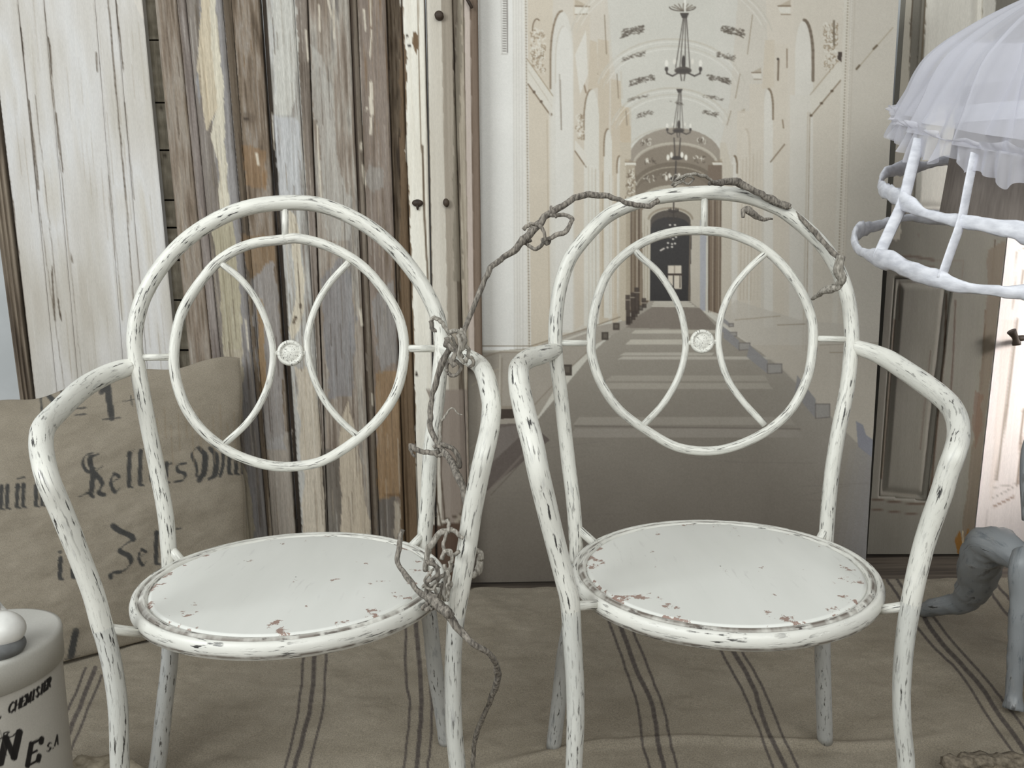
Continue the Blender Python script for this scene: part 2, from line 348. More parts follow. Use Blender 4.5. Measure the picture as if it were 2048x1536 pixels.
# pale door
PAL = [(178, 171, 160), (188, 183, 174), (197, 193, 187), (204, 202, 199), (196, 191, 182)]
band(-66, 67, -23, 95, [(70, 60, 50), (110, 98, 84), (140, 128, 112)], 1)
band(-23, 95, 290, 385, PAL, 2, 34, 200)
for x0, y0, x1, y1, wd, al in [(36, 10, 76, 400, 1.6, .6), (41, 55, 47, 110, 3, .9), (76, 400, 132, 800, 1.4, .45), (58, 200, 78, 380, 2.4, .9), (104, 535, 110, 640, 3, .8), (88, 0, 130, 420, 1.6, .5), (97, 75, 104, 150, 3.2, .9), (112, 225, 126, 345, 2.6, .75), (70, 190, 116, 600, 1.5, .5), (116, 600, 122, 640, 3, .9), (130, 420, 165, 760, 1.2, .35), (192, 105, 194, 142, 2.5, .8), (188, 0, 226, 420, 1.2, .3), (216, 0, 252, 400, 3.2, .6), (252, 400, 268, 620, 2.6, .5), (232, 0, 246, 140, 2.6, .75), (250, 205, 268, 400, 1.8, .55), (218, 350, 245, 640, 1.6, .4), (20, 360, 62, 735, 3, .85), (143, 510, 145, 525, 3, .5)]:
    n = max(2, int((y1-y0)/14)); WD.line([(x0+(x1-x0)*k/n+(vn(k*.9, x0, 4)-.5)*1.6, y0+(y1-y0)*k/n) for k in range(n+1)], wd, (70, 58, 45), al)
for k in range(60):
    x = random.uniform(5, 285); y = random.uniform(-10, 700); L = random.uniform(30, 160); x += .09*y
    WD.line([(x, y), (x+.1*L, y+L)], random.uniform(.8, 1.6), (140, 126, 108) if k % 3 else (216, 213, 208), .35)
WD.poly([(268, 0), (290, 0), (304, 120), (296, 60), (285, 40)], (206, 200, 190), .8, 4)
# brown doors
B1 = [(96, 84, 70), (122, 108, 94), (140, 128, 115), (150, 141, 130), (128, 114, 98)]
B2 = [(80, 68, 55), (104, 90, 75), (128, 114, 99), (146, 137, 127), (120, 98, 74)]
B3 = [(118, 108, 98), (150, 146, 140), (176, 174, 168), (189, 188, 184), (160, 154, 146)]
band(300, 385, 354, 452, B1, 3, 3, 70); band(354, 452, 372, 470, [(84, 76, 68), (120, 110, 104), (150, 142, 136)], 4, 2, 200)
band(372, 470, 400, 500, [(96, 88, 78), (128, 120, 112), (132, 124, 118)], 5, 3, 120); band(400, 500, 445, 545, [(110, 104, 98), (136, 132, 130), (150, 147, 146)], 6, 5, 200)
band(445, 530, 463, 556, [(76, 68, 58), (98, 86, 72), (110, 98, 84)], 7, 3, 160); band(463, 540, 522, 590, B2, 8, 3, 60)
band(520, 588, 534, 602, [(34, 28, 22), (60, 50, 40)], 9, 2, 80); band(532, 600, 590, 650, B3, 10, 3, 70)
band(590, 650, 616, 664, [(90, 80, 70), (126, 116, 106), (140, 130, 122)], 11, 3, 150); band(614, 652, 617, 655, [(50, 42, 34), (70, 60, 50)], 3, 2, 90)
band(617, 655, 700, 742, [(112, 100, 88), (134, 122, 110), (150, 140, 129), (166, 160, 150), (118, 112, 106)], 12, 3, 80)
band(698, 740, 704, 747, [(52, 42, 34), (72, 60, 48)], 2, 2, 90); band(704, 747, 714, 757, [(100, 90, 78), (130, 120, 108)], 5, 2, 200)
band(714, 757, 772, 807, [(100, 86, 72), (124, 112, 102), (138, 126, 116), (118, 98, 78)], 13, 4, 100)
band(772, 807, 806, 836, [(48, 38, 28), (76, 64, 50), (100, 88, 74), (60, 48, 36)], 14, 2.5, 45)
# lower zone darker, dirtier timber and pale patches whose outline is worn paint
WD.poly([(400, -10), (418, -10), (414, 100), (402, 190), (398, 210), (392, 170), (398, 90)], (150, 152, 156), .6, 3)
WD.poly([(402, -10), (420, -10), (424, 120), (438, 210), (428, 235), (412, 265), (403, 200), (393, 140), (399, 60)], (192, 180, 158), 1, 3)
WD.poly([(418, -10), (430, -10), (434, 40), (442, 120), (449, 200), (448, 260), (452, 310), (457, 400), (457, 470), (440, 470), (438, 390), (437, 320), (420, 275), (428, 240), (436, 215), (424, 120)], (203, 196, 178), 1, 3)
WD.poly([(420, 440), (464, 440), (478, 560), (486, 700), (446, 700), (440, 560)], (168, 160, 138), 1, 4)
WD.poly([(486, 700), (446, 700), (470, 860), (505, 1000), (515, 1230), (480, 1230)], (176, 166, 146), .9, 5)
WD.poly([(536, 880), (584, 860), (590, 1060), (590, 1200), (540, 1200)], (158, 150, 140), .9, 4)
WD.poly([(578, 418), (592, 432), (600, 470), (602, 515), (610, 560), (608, 625), (598, 660), (584, 684), (578, 660), (592, 600), (590, 560), (584, 500), (578, 470)], (199, 190, 172), 1, 2)
for x, y in ((601, 612), (592, 636), (588, 643)): WD.ell(x, y, 3, 4, (70, 58, 46))
WD.poly([(588, 735), (622, 735), (634, 800), (640, 850), (650, 960), (655, 1075), (655, 1200), (610, 1200), (604, 1000), (610, 950), (598, 900), (602, 850), (594, 820), (598, 780)], (190, 180, 164), 1, 3)
WD.poly([(695, 800), (708, 850), (722, 930), (728, 1000), (740, 1040), (744, 1200), (680, 1200), (682, 950), (678, 880), (686, 830)], (182, 170, 152), 1, 3)
WD.poly([(640, 900), (680, 900), (684, 1200), (658, 1200), (650, 1000)], (104, 98, 90), .8, 5)
WD.poly([(753, 1000), (790, 985), (800, 1010), (804, 1075), (756, 1080)], (98, 92, 86), .9, 5); WD.poly([(788, 1000), (800, 1005), (804, 1060), (790, 1080)], (176, 166, 150), .8, 6)
WD.poly([(622, 90), (646, 110), (660, 160), (668, 230), (680, 330), (700, 400), (700, 480), (650, 480), (640, 300), (626, 200)], (178, 176, 170), .55, 8)
WD.poly([(543, 230), (598, 240), (606, 400), (562, 400)], (186, 187, 190), .6, 5)
WD.poly([(545, -20), (588, -20), (596, 110), (586, 230), (552, 230)], (196, 194, 186), .75, 7)
WD.poly([(640, 560), (690, 500), (712, 640), (704, 790), (660, 800)], (128, 128, 132), .6, 8); WD.poly([(742, 600), (786, 560), (796, 720), (760, 745)], (140, 138, 136), .7, 7)
WD.poly([(740, 330), (768, 340), (770, 372), (745, 384), (728, 360)], (146, 142, 136), .7, 6)
WD.poly([(750, 745), (798, 740), (804, 990), (756, 1000)], (142, 112, 76), .6, 5); WD.line([(770, 988), (806, 988)], 4, (92, 64, 38), .9)
WD.poly([(486, 290), (530, 300), (534, 380), (494, 370)], (140, 110, 78), .55, 8); WD.poly([(480, 470), (548, 470), (552, 520), (500, 560), (490, 520)], (128, 104, 76), .6, 6)
WD.poly([(500, 560), (545, 520), (562, 640), (570, 900), (530, 900)], (150, 148, 148), .65, 6); WD.poly([(515, 600), (526, 600), (534, 800), (520, 800)], (146, 116, 78), .7, 3)
WD.ell(495, 235, 16, 12, (96, 84, 72), .5); WD.ell(492, 238, 6, 4, (60, 50, 42), .8)
for x0, y0, x1, y1, wd in [(513, 307, 517, 330, 5), (742, 165, 743, 195, 7), (741, 195, 744, 228, 8), (742, 235, 741, 268, 5), (743, 60, 740, 115, 3), (728, 20, 731, 60, 4), (741, -5, 742, 50, 3), (735, 215, 732, 220, 4), (656, 0, 664, 35, 4), (668, 0, 668, 80, 3), (638, 10, 640, 60, 4), (612, 62, 616, 120, 4), (723, 285, 722, 300, 5), (725, 330, 730, 370, 5), (634, 250, 642, 400, 3), (720, 620, 724, 650, 6), (545, 225, 548, 300, 2), (491, 640, 497, 700, 3), (745, 790, 746, 812, 4)]:
    WD.line([(x0, y0), (x1, y1)], wd, (206, 198, 182), .9)
for k in range(420):                           # grain lines
    x0 = random.uniform(300, 800); y = random.uniform(-40, 1080); sl = .09-.055*(x0-300)/500; L = random.uniform(20, 150); x = x0+sl*y
    WD.line([(x, y), (x+sl*L, y+L)], random.uniform(.7, 1.8), random.choice([(66, 54, 44), (92, 80, 66), (190, 186, 178), (164, 150, 130)]), .5)
# narrow cream and taupe posts
band(800, 834, 852, 872, [(214, 208, 194), (224, 220, 208), (228, 225, 214)], 1, 8, 200)
WD.poly([(800, -20), (805, -20), (807, 60), (813, 110), (814, 180), (811, 300), (818, 380), (824, 520), (828, 700), (832, 900), (834, 1230), (800, 1230)], (104, 86, 66), 1, 3)
WD.poly([(826, 62), (836, 70), (838, 90), (832, 110), (825, 85)], (110, 88, 64), 1, 2); WD.ell(819, 90, 3.5, 3, (30, 24, 20)); WD.ell(814, 72, 2, 4, (60, 48, 36)); WD.ell(833, 748, 3, 3.5, (40, 30, 24))
WD.line([(836, -5), (838, 130), (842, 290), (847, 330), (849, 400), (853, 520)], 2.4, (120, 104, 84), .9); WD.line([(845, 290), (848, 420), (856, 560)], 4, (90, 76, 60), .8)
WD.line([(850, -20), (855, 200), (862, 400), (868, 720), (872, 1080)], 4.5, (66, 52, 40), .95)
band(853, 874, 884, 905, [(196, 190, 178), (202, 196, 184), (190, 183, 170)], 2, 12, 300); band(882, 902, 906, 936, [(132, 124, 110), (150, 140, 126), (158, 149, 135)], 3, 4, 300)
band(904, 922, 918, 934, [(48, 40, 32), (84, 74, 62), (112, 102, 88)], 4, 2.5, 60); band(915, 930, 930, 944, [(150, 140, 124), (168, 158, 142), (120, 108, 92)], 5, 4, 60)
band(928, 942, 942, 955, [(176, 162, 152), (184, 172, 162)], 6, 6, 300); band(940, 953, 960, 972, [(108, 92, 78), (122, 106, 92)], 7, 4, 300)
WD.poly([(916, -10), (922, -10), (926, 90), (922, 130), (920, 250), (914, 330), (917, 400), (926, 560), (908, 560), (905, 300)], (120, 112, 98), .8, 5)
WD.poly([(852, 780), (935, 780), (936, 1000), (905, 1050), (884, 1040), (880, 860)], (134, 122, 112), .85, 2)
for p in ([(884, 800), (882, 950), (890, 1040), (930, 1026)], [(872, 860), (874, 1000), (882, 1050), (940, 1042)]): WD.line(p, 3, (70, 58, 46), .8)
WD.poly([(850, 1050), (940, 1046), (940, 1230), (850, 1230)], (74, 56, 44), .9, 4)

def prof_relief(u, edge=.10, h=.006, grooves=()):
    r = -h*np.clip(1-np.minimum(u, 1-u)/edge, 0, 1)**2
    for c, wd, d in grooves: r = r-d*np.exp(-((u-c)/wd)**2)
    return r
def plank(name, parent, x0, x1, X0, X1, Y, mat, ya=-200, yb=None, grooves=(), step=2.2, vstep=5., thick=.018, h=.006, edge=.1, canvas=WD, label=None, rough=.0008):
    if yb is None:
        yb = 1000.
        for _ in range(6):                       # lower end on the floor
            p = at(np.array(x1), np.array(yb), Y); yb += p[2]*900
        yb -= 3
    wpx = max(abs(X0-x0), abs(X1-x1)); nu = max(5, int(wpx/step)); nv = int((yb-ya)/vstep)
    u, v = np.meshgrid(np.linspace(0, 1, nu), np.linspace(ya, yb, nv)); l = x0+(x1-x0)*v/1000; r = X0+(X1-X0)*v/1000
    px = l+(r-l)*u; rel = prof_relief(u, edge, h, grooves)+(fbm((px-l)/3, v/60, int(x0) % 11)-.5)*2*rough
    P = at(px, v, Y-rel); o = sheet(name, P, mat, parent, canvas, G_BG, thick)
    if label: o['label'] = label
    return o
def door_thing(label, X): 
    o = thing('salvaged_door', label, 'door', (X, YS, 0)); return o
dA = door_thing('pale brushed white panelled door leaning at far left behind the sack cushion', -1.0)
A = [(-23, 95, 36, 136), (36, 136, 88, 178), (88, 178, 190, 268), (190, 268, 232, 318), (232, 318, 285, 380)]
for k, (a, b, c, d) in enumerate(A): plank('board', dA, a, b, c-.6, d-.6, YS+.005, M_PALEW, h=.002, edge=.05, grooves=((.5, .06, .001),) if k in (1, 3) else ())
plank('stile_edge', dA, -66, 67, -24, 92, YS+.035, M_PALEW, h=.01, edge=.3, grooves=((.35, .06, .008), (.62, .05, .008)), label='dark bare edge of the pale door')
dB = door_thing('grey brown weathered plank door with a long cream paint patch, right of the pale door', -.75)
for a, b, c, d, g in [(310, 406, 354, 452, ()), (354, 452, 372, 470, ((.5, .2, .004),)), (372, 470, 445, 530, ((.35, .04, .004),)), (445, 530, 463, 540, ((.8, .1, .004),)), (463, 540, 520, 588, ((.12, .03, .003),))]:
    plank('board', dB, a, b, c-1, d-1, YS, M_WOOD, grooves=g, h=.005, rough=.0015)
dC = door_thing('brown and bluish grey peeling door right of the black groove, behind the left chair back', -.45)
for a, b, c, d, g in [(524, 592, 588, 650, ((.16, .03, .004),)), (588, 650, 616, 654, ((.4, .1, .003),)), (616, 654, 700, 742, ((.88, .03, .004),)), (700, 742, 714, 757, ((.4, .15, .004),)), (714, 757, 772, 807, ())]:
    plank('board', dC, a, b, c-1, d-1, YS, M_WOOD, grooves=g, h=.005, rough=.0015)
plank('stile', dC, 773, 808, 803, 835, YS+.012, M_WOOD, grooves=((.3, .08, .008), (.55, .08, .006)), h=.004, rough=.003, label='dark ragged stile')
dD = door_thing('narrow cream and taupe door frame with brown latches beside the printed backdrop', -.2)
for a, b, c, d, dy, yb in [(804, 836, 850, 870, -.008, None), (852, 872, 905, 935, 0, None), (905, 935, 928, 950, .004, 733), (928, 942, 956, 969, -.006, 733)]:
    plank('stile', dD, a, b, c-.8, d-.8, YS+dy, M_PALEW, yb=yb, h=.004, edge=.08, grooves=((.55, .05, .004),) if a in (905, 928) else (), rough=.0006)
plank('lower_stile', dD, 905, 935, 926, 938.5, YS+.004, M_WOOD, ya=730, h=.004, label='dark lower stile')
def latch(px, py, rx, ry, ln=0):
    P = at(np.array(float(px)), np.array(float(py)), YS-.012); s = depth(P)/F
    d = lathe([(0, .006), (rx*s*.7, .0055), (rx*s, .002), (rx*s, -.012)], P, (1, 0, 0), (0, 0, ry/rx), (0, -1, 0), 18); mesh('latch', d[0], d[1], M_IRON, dD)
latch(878, 30, 9, 8); latch(835, 406, 11, 7); latch(892, 405, 6, 8); latch(835, 414, 2.5, 6)
Pn = at(np.array([932., 944.]), np.array([-6., 16.]), YS-.02); tube('hinge_pin', Pn, .004, M_IRON, dD, ns=8)
# dark timber behind the gap
gb = thing('timber_batten', 'dark olive horizontal boards seen through the gap beside the pale door', 'board', (-.85, YS+.06, 0))
ys_ = [-150, -40, 80, 205, 300, 400, 455, 520, 600, 700, 800, 960, 1120]; 
GB = Canvas(240, -200, 480, 1230, (104, 98, 86)); GB.a += (fbm(GB.X/20, GB.Y/6, 5)[..., None]-.5)*50
for x, y, r in ((310, 212, 3), (322, 214, 5), (314, 250, 3), (324, 228, 2), (330, 311, 4), (336, 430, 4)): GB.ell(x, y, r, r*.6, (40, 34, 28), .8)
for a, b in zip(ys_[:-1], ys_[1:]):
    u, v = np.meshgrid(np.linspace(262, 420, 40), np.linspace(a+2, b-1.5, max(4, int((b-a)/8)))); sheet('board', at(u, v, YS+.055), M_WOOD, gb, GB, 2.0, .02)

u, v = np.meshgrid(np.linspace(264, 418, 8), np.linspace(-150, 1110, 30)); sheet('joint_shade_backing', at(u, v, YS+.085), M_IRON, gb, None, 1., .01)  # dark sheet added so the open board joints read as shade
# ------------------------------------------------------------------ printed backdrop
K = Canvas(915, -60, 1815, 1185, (204, 200, 188))
def P_(pts, c, al=1.): K.poly(pts, c, al)
VX, VY = 1345., 545.
# ceiling
P_([(1150, -60), (1535, -60), (1500, 240), (1440, 330), (1260, 330), (1190, 240)], (199, 196, 186))
# left wall and right wall base tones
P_([(915, -60), (1210, -60), (1225, 120), (1262, 300), (1300, 600), (1180, 660), (1060, 690), (915, 708)], (199, 189, 173))
P_([(1480, -60), (1815, -60), (1815, 1185), (1600, 800), (1420, 620), (1430, 340), (1460, 200)], (196, 188, 174))
P_([(1690, -60), (1815, -60), (1815, 1185), (1700, 1000), (1670, 600)], (190, 182, 168))
P_([(915, -60), (1053, -60), (1062, 705), (915, 712)], (230, 229, 225)); P_([(1025, -60), (1052, -60), (1060, 700), (1030, 705)], (222, 219, 212))
for x in (1026, 1032, 1037, 1043): K.line([(x, -60), (x+3, 700)], 1.2, (178, 173, 164), .8)
K.line([(1050, -60), (1054, 300), (1058, 690)], 3.5, (172, 160, 142), .7)
for y in range(-60, 700, 6): K.ell(1048+y*.01, y, 2.2, 2, (222, 218, 208), .8); K.ell(1052+y*.01, y+3, 1.4, 1.6, (120, 106, 86), .75)
K.line([(1001, -60), (1004, 107)], 1, (160, 155, 148)); K.line([(1014, -60), (1015, 105)], 2, (90, 82, 74)); K.line([(1003, 108), (1015, 108)], 1.5, (150, 144, 136))
for y in range(-58, 104, 5): K.line([(1006, y), (1012, y)], 2, (92, 84, 76), .9)
K.line([(962, 60), (966, 700)], 1, (188, 185, 180), .7); K.line([(959, -60), (963, 700)], 1.5, (150, 138, 124), .6)
# beige bays, left then right
def arch(xa, xb, ytop, ybot, c, sh, side, wd=3):
    cx = (xa+xb)/2; rx = (xb-xa)/2; ry = rx*4.2; ys = ytop+ry
    pts = [(cx-rx*math.cos(math.pi*i/16), ys-ry*math.sin(math.pi*i/16)) for i in range(17)]
    K.poly(pts+[(xb, ybot), (xa, ybot)], c)
    e = pts[:9] if side < 0 else pts[8:]; x_ = xa if side < 0 else xb
    tail = [(x_+.0, ys+(ry*.6))]; e2 = (tail+e) if side < 0 else (e+tail)
    K.line(e2, wd, sh, .85)
def scroll(x, y, wdt, h, dark=(138, 120, 96)):
    for k in range(int(h*wdt/16)):
        a = random.uniform(0, 6.28); xx = x+random.uniform(-.5, .5)*wdt; yy = y+random.uniform(-.5, .5)*h
        K.arc(xx, yy, random.uniform(1.5, 4), random.uniform(2, 5), math.degrees(a), math.degrees(a)+140, 1.4, dark if k % 2 else (224, 219, 206), .75, 6)
P_([(1055, -60), (1106, -60), (1104, 230), (1106, 700), (1062, 692)], (197, 183, 161)); P_([(1146, -60), (1180, -60), (1178, 640), (1150, 660)], (198, 185, 165))
arch(1101, 1147, 22, 665, (211, 207, 197), (124, 106, 84), -1, 4); arch(1111, 1145, 52, 660, (217, 214, 206), (186, 176, 160), -1, 2)
for y in range(150, 262, 4): K.ell(1119+(y-150)*.03, y, 1.3, 1.2, (110, 96, 80), .8)
K.line([(1121, 160), (1123, 260)], 1.2, (110, 96, 80), .8)
scroll(1076, 105, 26, 90); K.arc(1074, 60, 9, 22, 60, 185, 2, (110, 92, 70), .9)
P_([(1054, 118), (1106, 192), (1104, 232), (1054, 165)], (212, 206, 192)); K.line([(1054, 118), (1106, 192)], 1.6, (150, 134, 110)); K.line([(1056, 168), (1102, 232)], 2.6, (108, 90, 68), .9); K.line([(1056, 140), (1104, 212)], 1.2, (176, 164, 144))
for t in (.25, .55, .95): K.ell(1056+48*t, 168+64*t, 3, 3, (96, 78, 58))
K.line([(1094, 240), (1100, 690)], 2, (170, 155, 133), .7); K.line([(1100, 200), (1103, 690)], 5, (208, 202, 190), .8)
def capital(x0, x1, y, s=1.):
    P_([(x0, y-14*s), (x1, y), (x1, y+5*s), (x0, y+5*s)], (160, 144, 120), .5); K.line([(x0, y), (x1+2, y+1)], 2.4*s, (110, 94, 74), .85); P_([(x0, y+2*s), (x1, y+3*s), (x1, y+14*s), (x0, y+16*s)], (218, 213, 200)); K.line([(x0, y+17*s), (x1-3*s, y+16*s)], 1.8*s, (120, 104, 84), .8)
capital(1150, 1177, 12); capital(1195, 1214, 148, .8); capital(1223, 1238, 225, .6); capital(1507, 1582-25, 10) if False else None
# progressively smaller bays
for xa, xb, yt, xc, cyc in [(1168, 1198, 178, 1205, 300), (1208, 1224, 258, 1228, 330), (1234, 1244, 312, 1248, 360)]:
    P_([(xb-2, yt-100), (xc+14, yt-96), (xc+12, 640), (xb, 650)], (190, 175, 152)); arch(xa, xb, yt, 652-(xa-1168)*.4, (212, 208, 196), (126, 108, 84), -1, 3)
P_([(1180, 80), (1194, 84), (1196, 175), (1176, 180)], (190, 174, 150), .9); K.line([(1163, 90), (1166, 160), (1172, 185)], 3, (120, 98, 74), .8)
P_([(1150, 110), (1172, 60), (1176, 150), (1160, 190)], (216, 211, 200)); P_([(1150, 280), (1172, 306), (1175, 335), (1150, 300)], (214, 208, 195)); K.line([(1150, 302), (1172, 334)], 2.4, (110, 92, 70), .85); scroll(1160, 255, 14, 50)
for x in range(1170, 1258, 7):
    K.line([(x, 330+(x-1170)*.4), (x+1, 640-(x-1170)*.25)], 1.6, random.choice([(160, 145, 122), (216, 211, 200), (182, 168, 146)]), .7)
# right wall bays (mirrored, brighter)
P_([(1530, -60), (1590, -60), (1592, 700), (1556, 700)], (204, 193, 176)); P_([(1585, -60), (1700, -60), (1690, 700), (1606, 700)], (200, 190, 173))
arch(1590, 1626, 40, 700, (212, 207, 196), (104, 90, 74), 1, 6); P_([(1580, 190), (1620, 190), (1612, 720), (1578, 690)], (208, 202, 190))
K.line([(1620, 225), (1612, 700)], 1.5, (150, 134, 112), .9); K.line([(1616, 225), (1606, 700)], 3, (176, 162, 140), .6)
scroll(1662, 95, 26, 95); K.line([(1668, 42), (1668, 90)], 4, (104, 92, 74), .8); P_([(1676, 104), (1684, 104), (1683, 124), (1675, 118)], (64, 52, 42))
P_([(1620, 195), (1676, 124), (1684, 130), (1684, 158), (1622, 232)], (210, 203, 188)); K.line([(1622, 232), (1682, 160)], 2.4, (112, 94, 72), .85); K.line([(1620, 190), (1674, 124)], 1.3, (150, 134, 110))
for t in (.0, .35, .7): K.ell(1622+60*t, 231-70*t, 3.2, 2.6, (90, 74, 56))
K.line([(1696, -60), (1672, 560), (1662, 900)], 11, (206, 199, 184), .9)
for y in range(-60, 560, 6): x = 1696-y*.036; K.ell(x, y, 1.5, 1.6, (116, 102, 82), .7); K.ell(x+8, y+3, 1.1, 1.3, (130, 118, 100), .5)
K.line([(1706, -60), (1682, 560)], 1.4, (226, 221, 210), .8); K.line([(1712, -60), (1688, 600)], 2, (172, 162, 146), .5)
K.line([(1716, 136), (1748, 98), (1786, 55)], 1.6, (150, 136, 112), .8); K.line([(1713, 138), (1719, 131)], 4, (100, 86, 66)); K.line([(1747, 98), (1754, 91)], 4, (100, 86, 66))
def capR(x0, x1, y, s=1.):
    P_([(x1, y-13*s), (x0, y), (x0, y+4*s), (x1, y+4*s)], (150, 134, 112), .5); K.line([(x0, y), (x1, y)], 2.4*s, (112, 96, 76), .85); P_([(x0, y+2*s), (x1, y+2*s), (x1, y+15*s), (x0+4*s, y+13*s)], (217, 211, 198)); K.line([(x0+6*s, y+17*s), (x1, y+17*s)], 1.8*s, (120, 104, 84), .8)
capR(1556, 1581, 12); capR(1503, 1522, 145, .8); capR(1478, 1490, 224, .6)
for xa, xb, yt in [(1528, 1546, 178), (1484, 1499, 258), (1464, 1474, 312)]:
    P_([(xb, yt-90), (xb+30, yt-90), (xb+22, 640), (xb, 640)], (201, 189, 170), .8); arch(xa, xb, yt, 655-(1546-xb)*.4, (212, 207, 196), (122, 106, 86), 1, 4)
P_([(1530, 80), (1549, 80), (1548, 175), (1524, 178)], (196, 182, 160), .9); K.line([(1557, 120), (1556, 160)], 3.5, (98, 82, 64), .85); K.line([(1574, 98), (1574, 135)], 2.5, (120, 102, 82), .8); K.ell(1556, 118, 2.4, 2.4, (50, 40, 32))
K.line([(1541, 324), (1569, 289)], 2.6, (112, 94, 74), .8); K.line([(1565, 240), (1567, 256)], 2.6, (120, 102, 80), .8)
for x in range(1440, 1520, 7):
    K.line([(x+4, 300+(1520-x)*.5), (x-2, 600)], 1.6, random.choice([(170, 156, 134), (216, 211, 200), (186, 174, 154)]), .7)
# vault ribs
for cx, cy, rx, ry, wd in [(1343, 190, 150, 112, 3), (1343, 198, 140, 106, 1.5), (1343, 268, 122, 92, 3), (1343, 275, 114, 86, 1.5), (1343, 330, 100, 74, 2.5), (1343, 92, 205, 150, 3), (1343, 96, 195, 146, 1.5)]:
    K.arc(cx, cy, rx, ry, 12, 168, wd, (188, 181, 166), .85); K.arc(cx, cy+3, rx-3, ry-3, 20, 160, 1.5, (222, 219, 210), .8)
for x0, x1, ya, yb in [(1209, 1213, 30, 108), (1234, 1237, 148, 196), (1252, 1254, 222, 250)]:
    K.line([(x0, ya), (x1, yb)], 2, (128, 114, 94), .8); K.line([(x0+8, ya-4), (x1+7, yb)], 4, (196, 189, 175), .8)
    K.line([(2688-x0+26, ya), (2688-x1+20, yb)], 2, (140, 126, 106), .7); K.line([(2688-x0+16, ya-4), (2688-x1+12, yb)], 4, (196, 189, 175), .8)
for x, y, w_, h_, d in [(1263, 62, 46, 28, 1), (1464, 62, 46, 26, 1), (1266, 112, 44, 16, .6), (1450, 112, 36, 20, .6), (1282, 160, 48, 20, .9), (1436, 158, 46, 20, .9), (1288, 228, 30, 14, .7), (1418, 226, 30, 14, .7), (1275, 195, 40, 10, .5), (1425, 195, 40, 10, .5), (1350, 205, 26, 8, .4)]:
    tl = -.45 if x < 1345 else .3
    for k in range(int(w_*h_/14)):
        a = random.uniform(-.5, .5); xx = x+a*w_; yy = y+random.uniform(-.5, .5)*h_*.5+tl*a*w_*.55; L = random.uniform(2, 5)
        K.line([(xx, yy), (xx+L, yy+random.uniform(-2.5, 2.5))], 1.7, (84, 74, 62), .7*d+.1)
    K.line([(x-w_*.5, y+h_*.3-tl*w_*.3), (x-w_*.15, y+h_*.25-tl*w_*.1)], 2, (66, 56, 46), .7*d) if x < 1345 else K.line([(x+w_*.1, y+h_*.1+tl*4), (x+w_*.5, y+h_*.45+tl*6)], 2, (66, 56, 46), .7*d)
# darker second vault
def dome(cx, cy, rx, ry, yb, c):
    K.poly([(cx+rx*math.cos(math.radians(a)), cy-ry*math.sin(math.radians(a))) for a in range(0, 181, 10)]+[(cx-rx, yb), (cx+rx, yb)], c)
dome(1351, 318, 93, 62, 430, (150, 140, 126)); dome(1351, 330, 86, 46, 430, (172, 163, 148)); dome(1351, 334, 82, 44, 430, (132, 120, 104)); dome(1350, 372, 84, 48, 440, (112, 100, 84)); dome(1348, 392, 78, 44, 440, (122, 110, 94)); dome(1347, 404, 70, 34, 450, (176, 168, 152))
K.arc(1351, 330, 84, 44, 10, 170, 3, (186, 178, 162), .8); K.arc(1350, 378, 78, 44, 10, 170, 2.5, (168, 158, 140), .7); K.arc(1347, 410, 66, 30, 20, 160, 2, (196, 189, 174), .8)
for x, y in ((1292, 285), (1405, 282), (1300, 322), (1400, 318), (1300, 358), (1330, 352)): scroll(x, y, 24, 8, (84, 72, 58))
P_([(1240, 285), (1262, 285), (1262, 318), (1252, 324), (1252, 640), (1236, 640)], (188, 177, 158)); P_([(1440, 285), (1452, 285), (1462, 330), (1462, 640), (1440, 620)], (190, 180, 162))
capital(1250, 1272, 324, .5); capR(1424, 1444, 324, .5)
P_([(1252, 330), (1270, 330), (1275, 600), (1252, 640)], (170, 158, 138)); scroll(1262, 370, 16, 60, (110, 94, 74)); P_([(1262, 396), (1296, 420), (1300, 600), (1262, 640)], (116, 100, 82))
for k, x in enumerate(range(1262, 1302, 4)): K.line([(x, 405+k), (x, 625-k*2)], 2, [(80, 66, 54), (150, 138, 120), (110, 96, 78), (196, 188, 172)][k % 4], .8)
P_([(1284, 420), (1302, 410), (1302, 600), (1286, 602)], (186, 178, 162))
for k, x in enumerate(range(1286, 1302, 3)): K.line([(x, 420), (x, 600)], 1, (140, 128, 108) if k % 2 else (206, 200, 186), .8)
P_([(1286, 400), (1400, 400), (1400, 470), (1302, 470), (1286, 430)], (190, 182, 166))
P_([(1416, 330), (1444, 330), (1440, 628), (1416, 620)], (114, 98, 82))
for k, x in enumerate(range(1418, 1446, 4)): K.line([(x, 400), (x-1, 624)], 2, [(82, 68, 54), (136, 120, 100), (176, 164, 146)][k % 3], .7)
# far door
dome(1341, 442, 40, 22, 602, (78, 70, 62)); dome(1341, 452, 38, 18, 602, (52, 48, 46)); K.arc(1341, 440, 44, 24, 5, 175, 4, (150, 138, 120), .9)
P_([(1301, 455), (1384, 455), (1379, 602), (1300, 602)], (49, 46, 45)); P_([(1384, 440), (1412, 440), (1412, 622), (1396, 622), (1381, 602)], (186, 178, 164)); P_([(1400, 440), (1413, 440), (1411, 622), (1400, 620)], (168, 168, 172))
K.line([(1381, 450), (1378, 600)], 3, (110, 98, 84))
P_([(1336, 531), (1363, 531), (1363, 578), (1350, 578), (1336, 560)], (206, 196, 180)); K.line([(1335, 549), (1364, 549)], 4, (60, 50, 44)); K.line([(1349, 531), (1349, 547)], 1.4, (120, 108, 96)); K.line([(1347, 552), (1347, 575)], 2, (46, 42, 40)); K.line([(1360, 552), (1360, 575)], 2, (60, 52, 46))
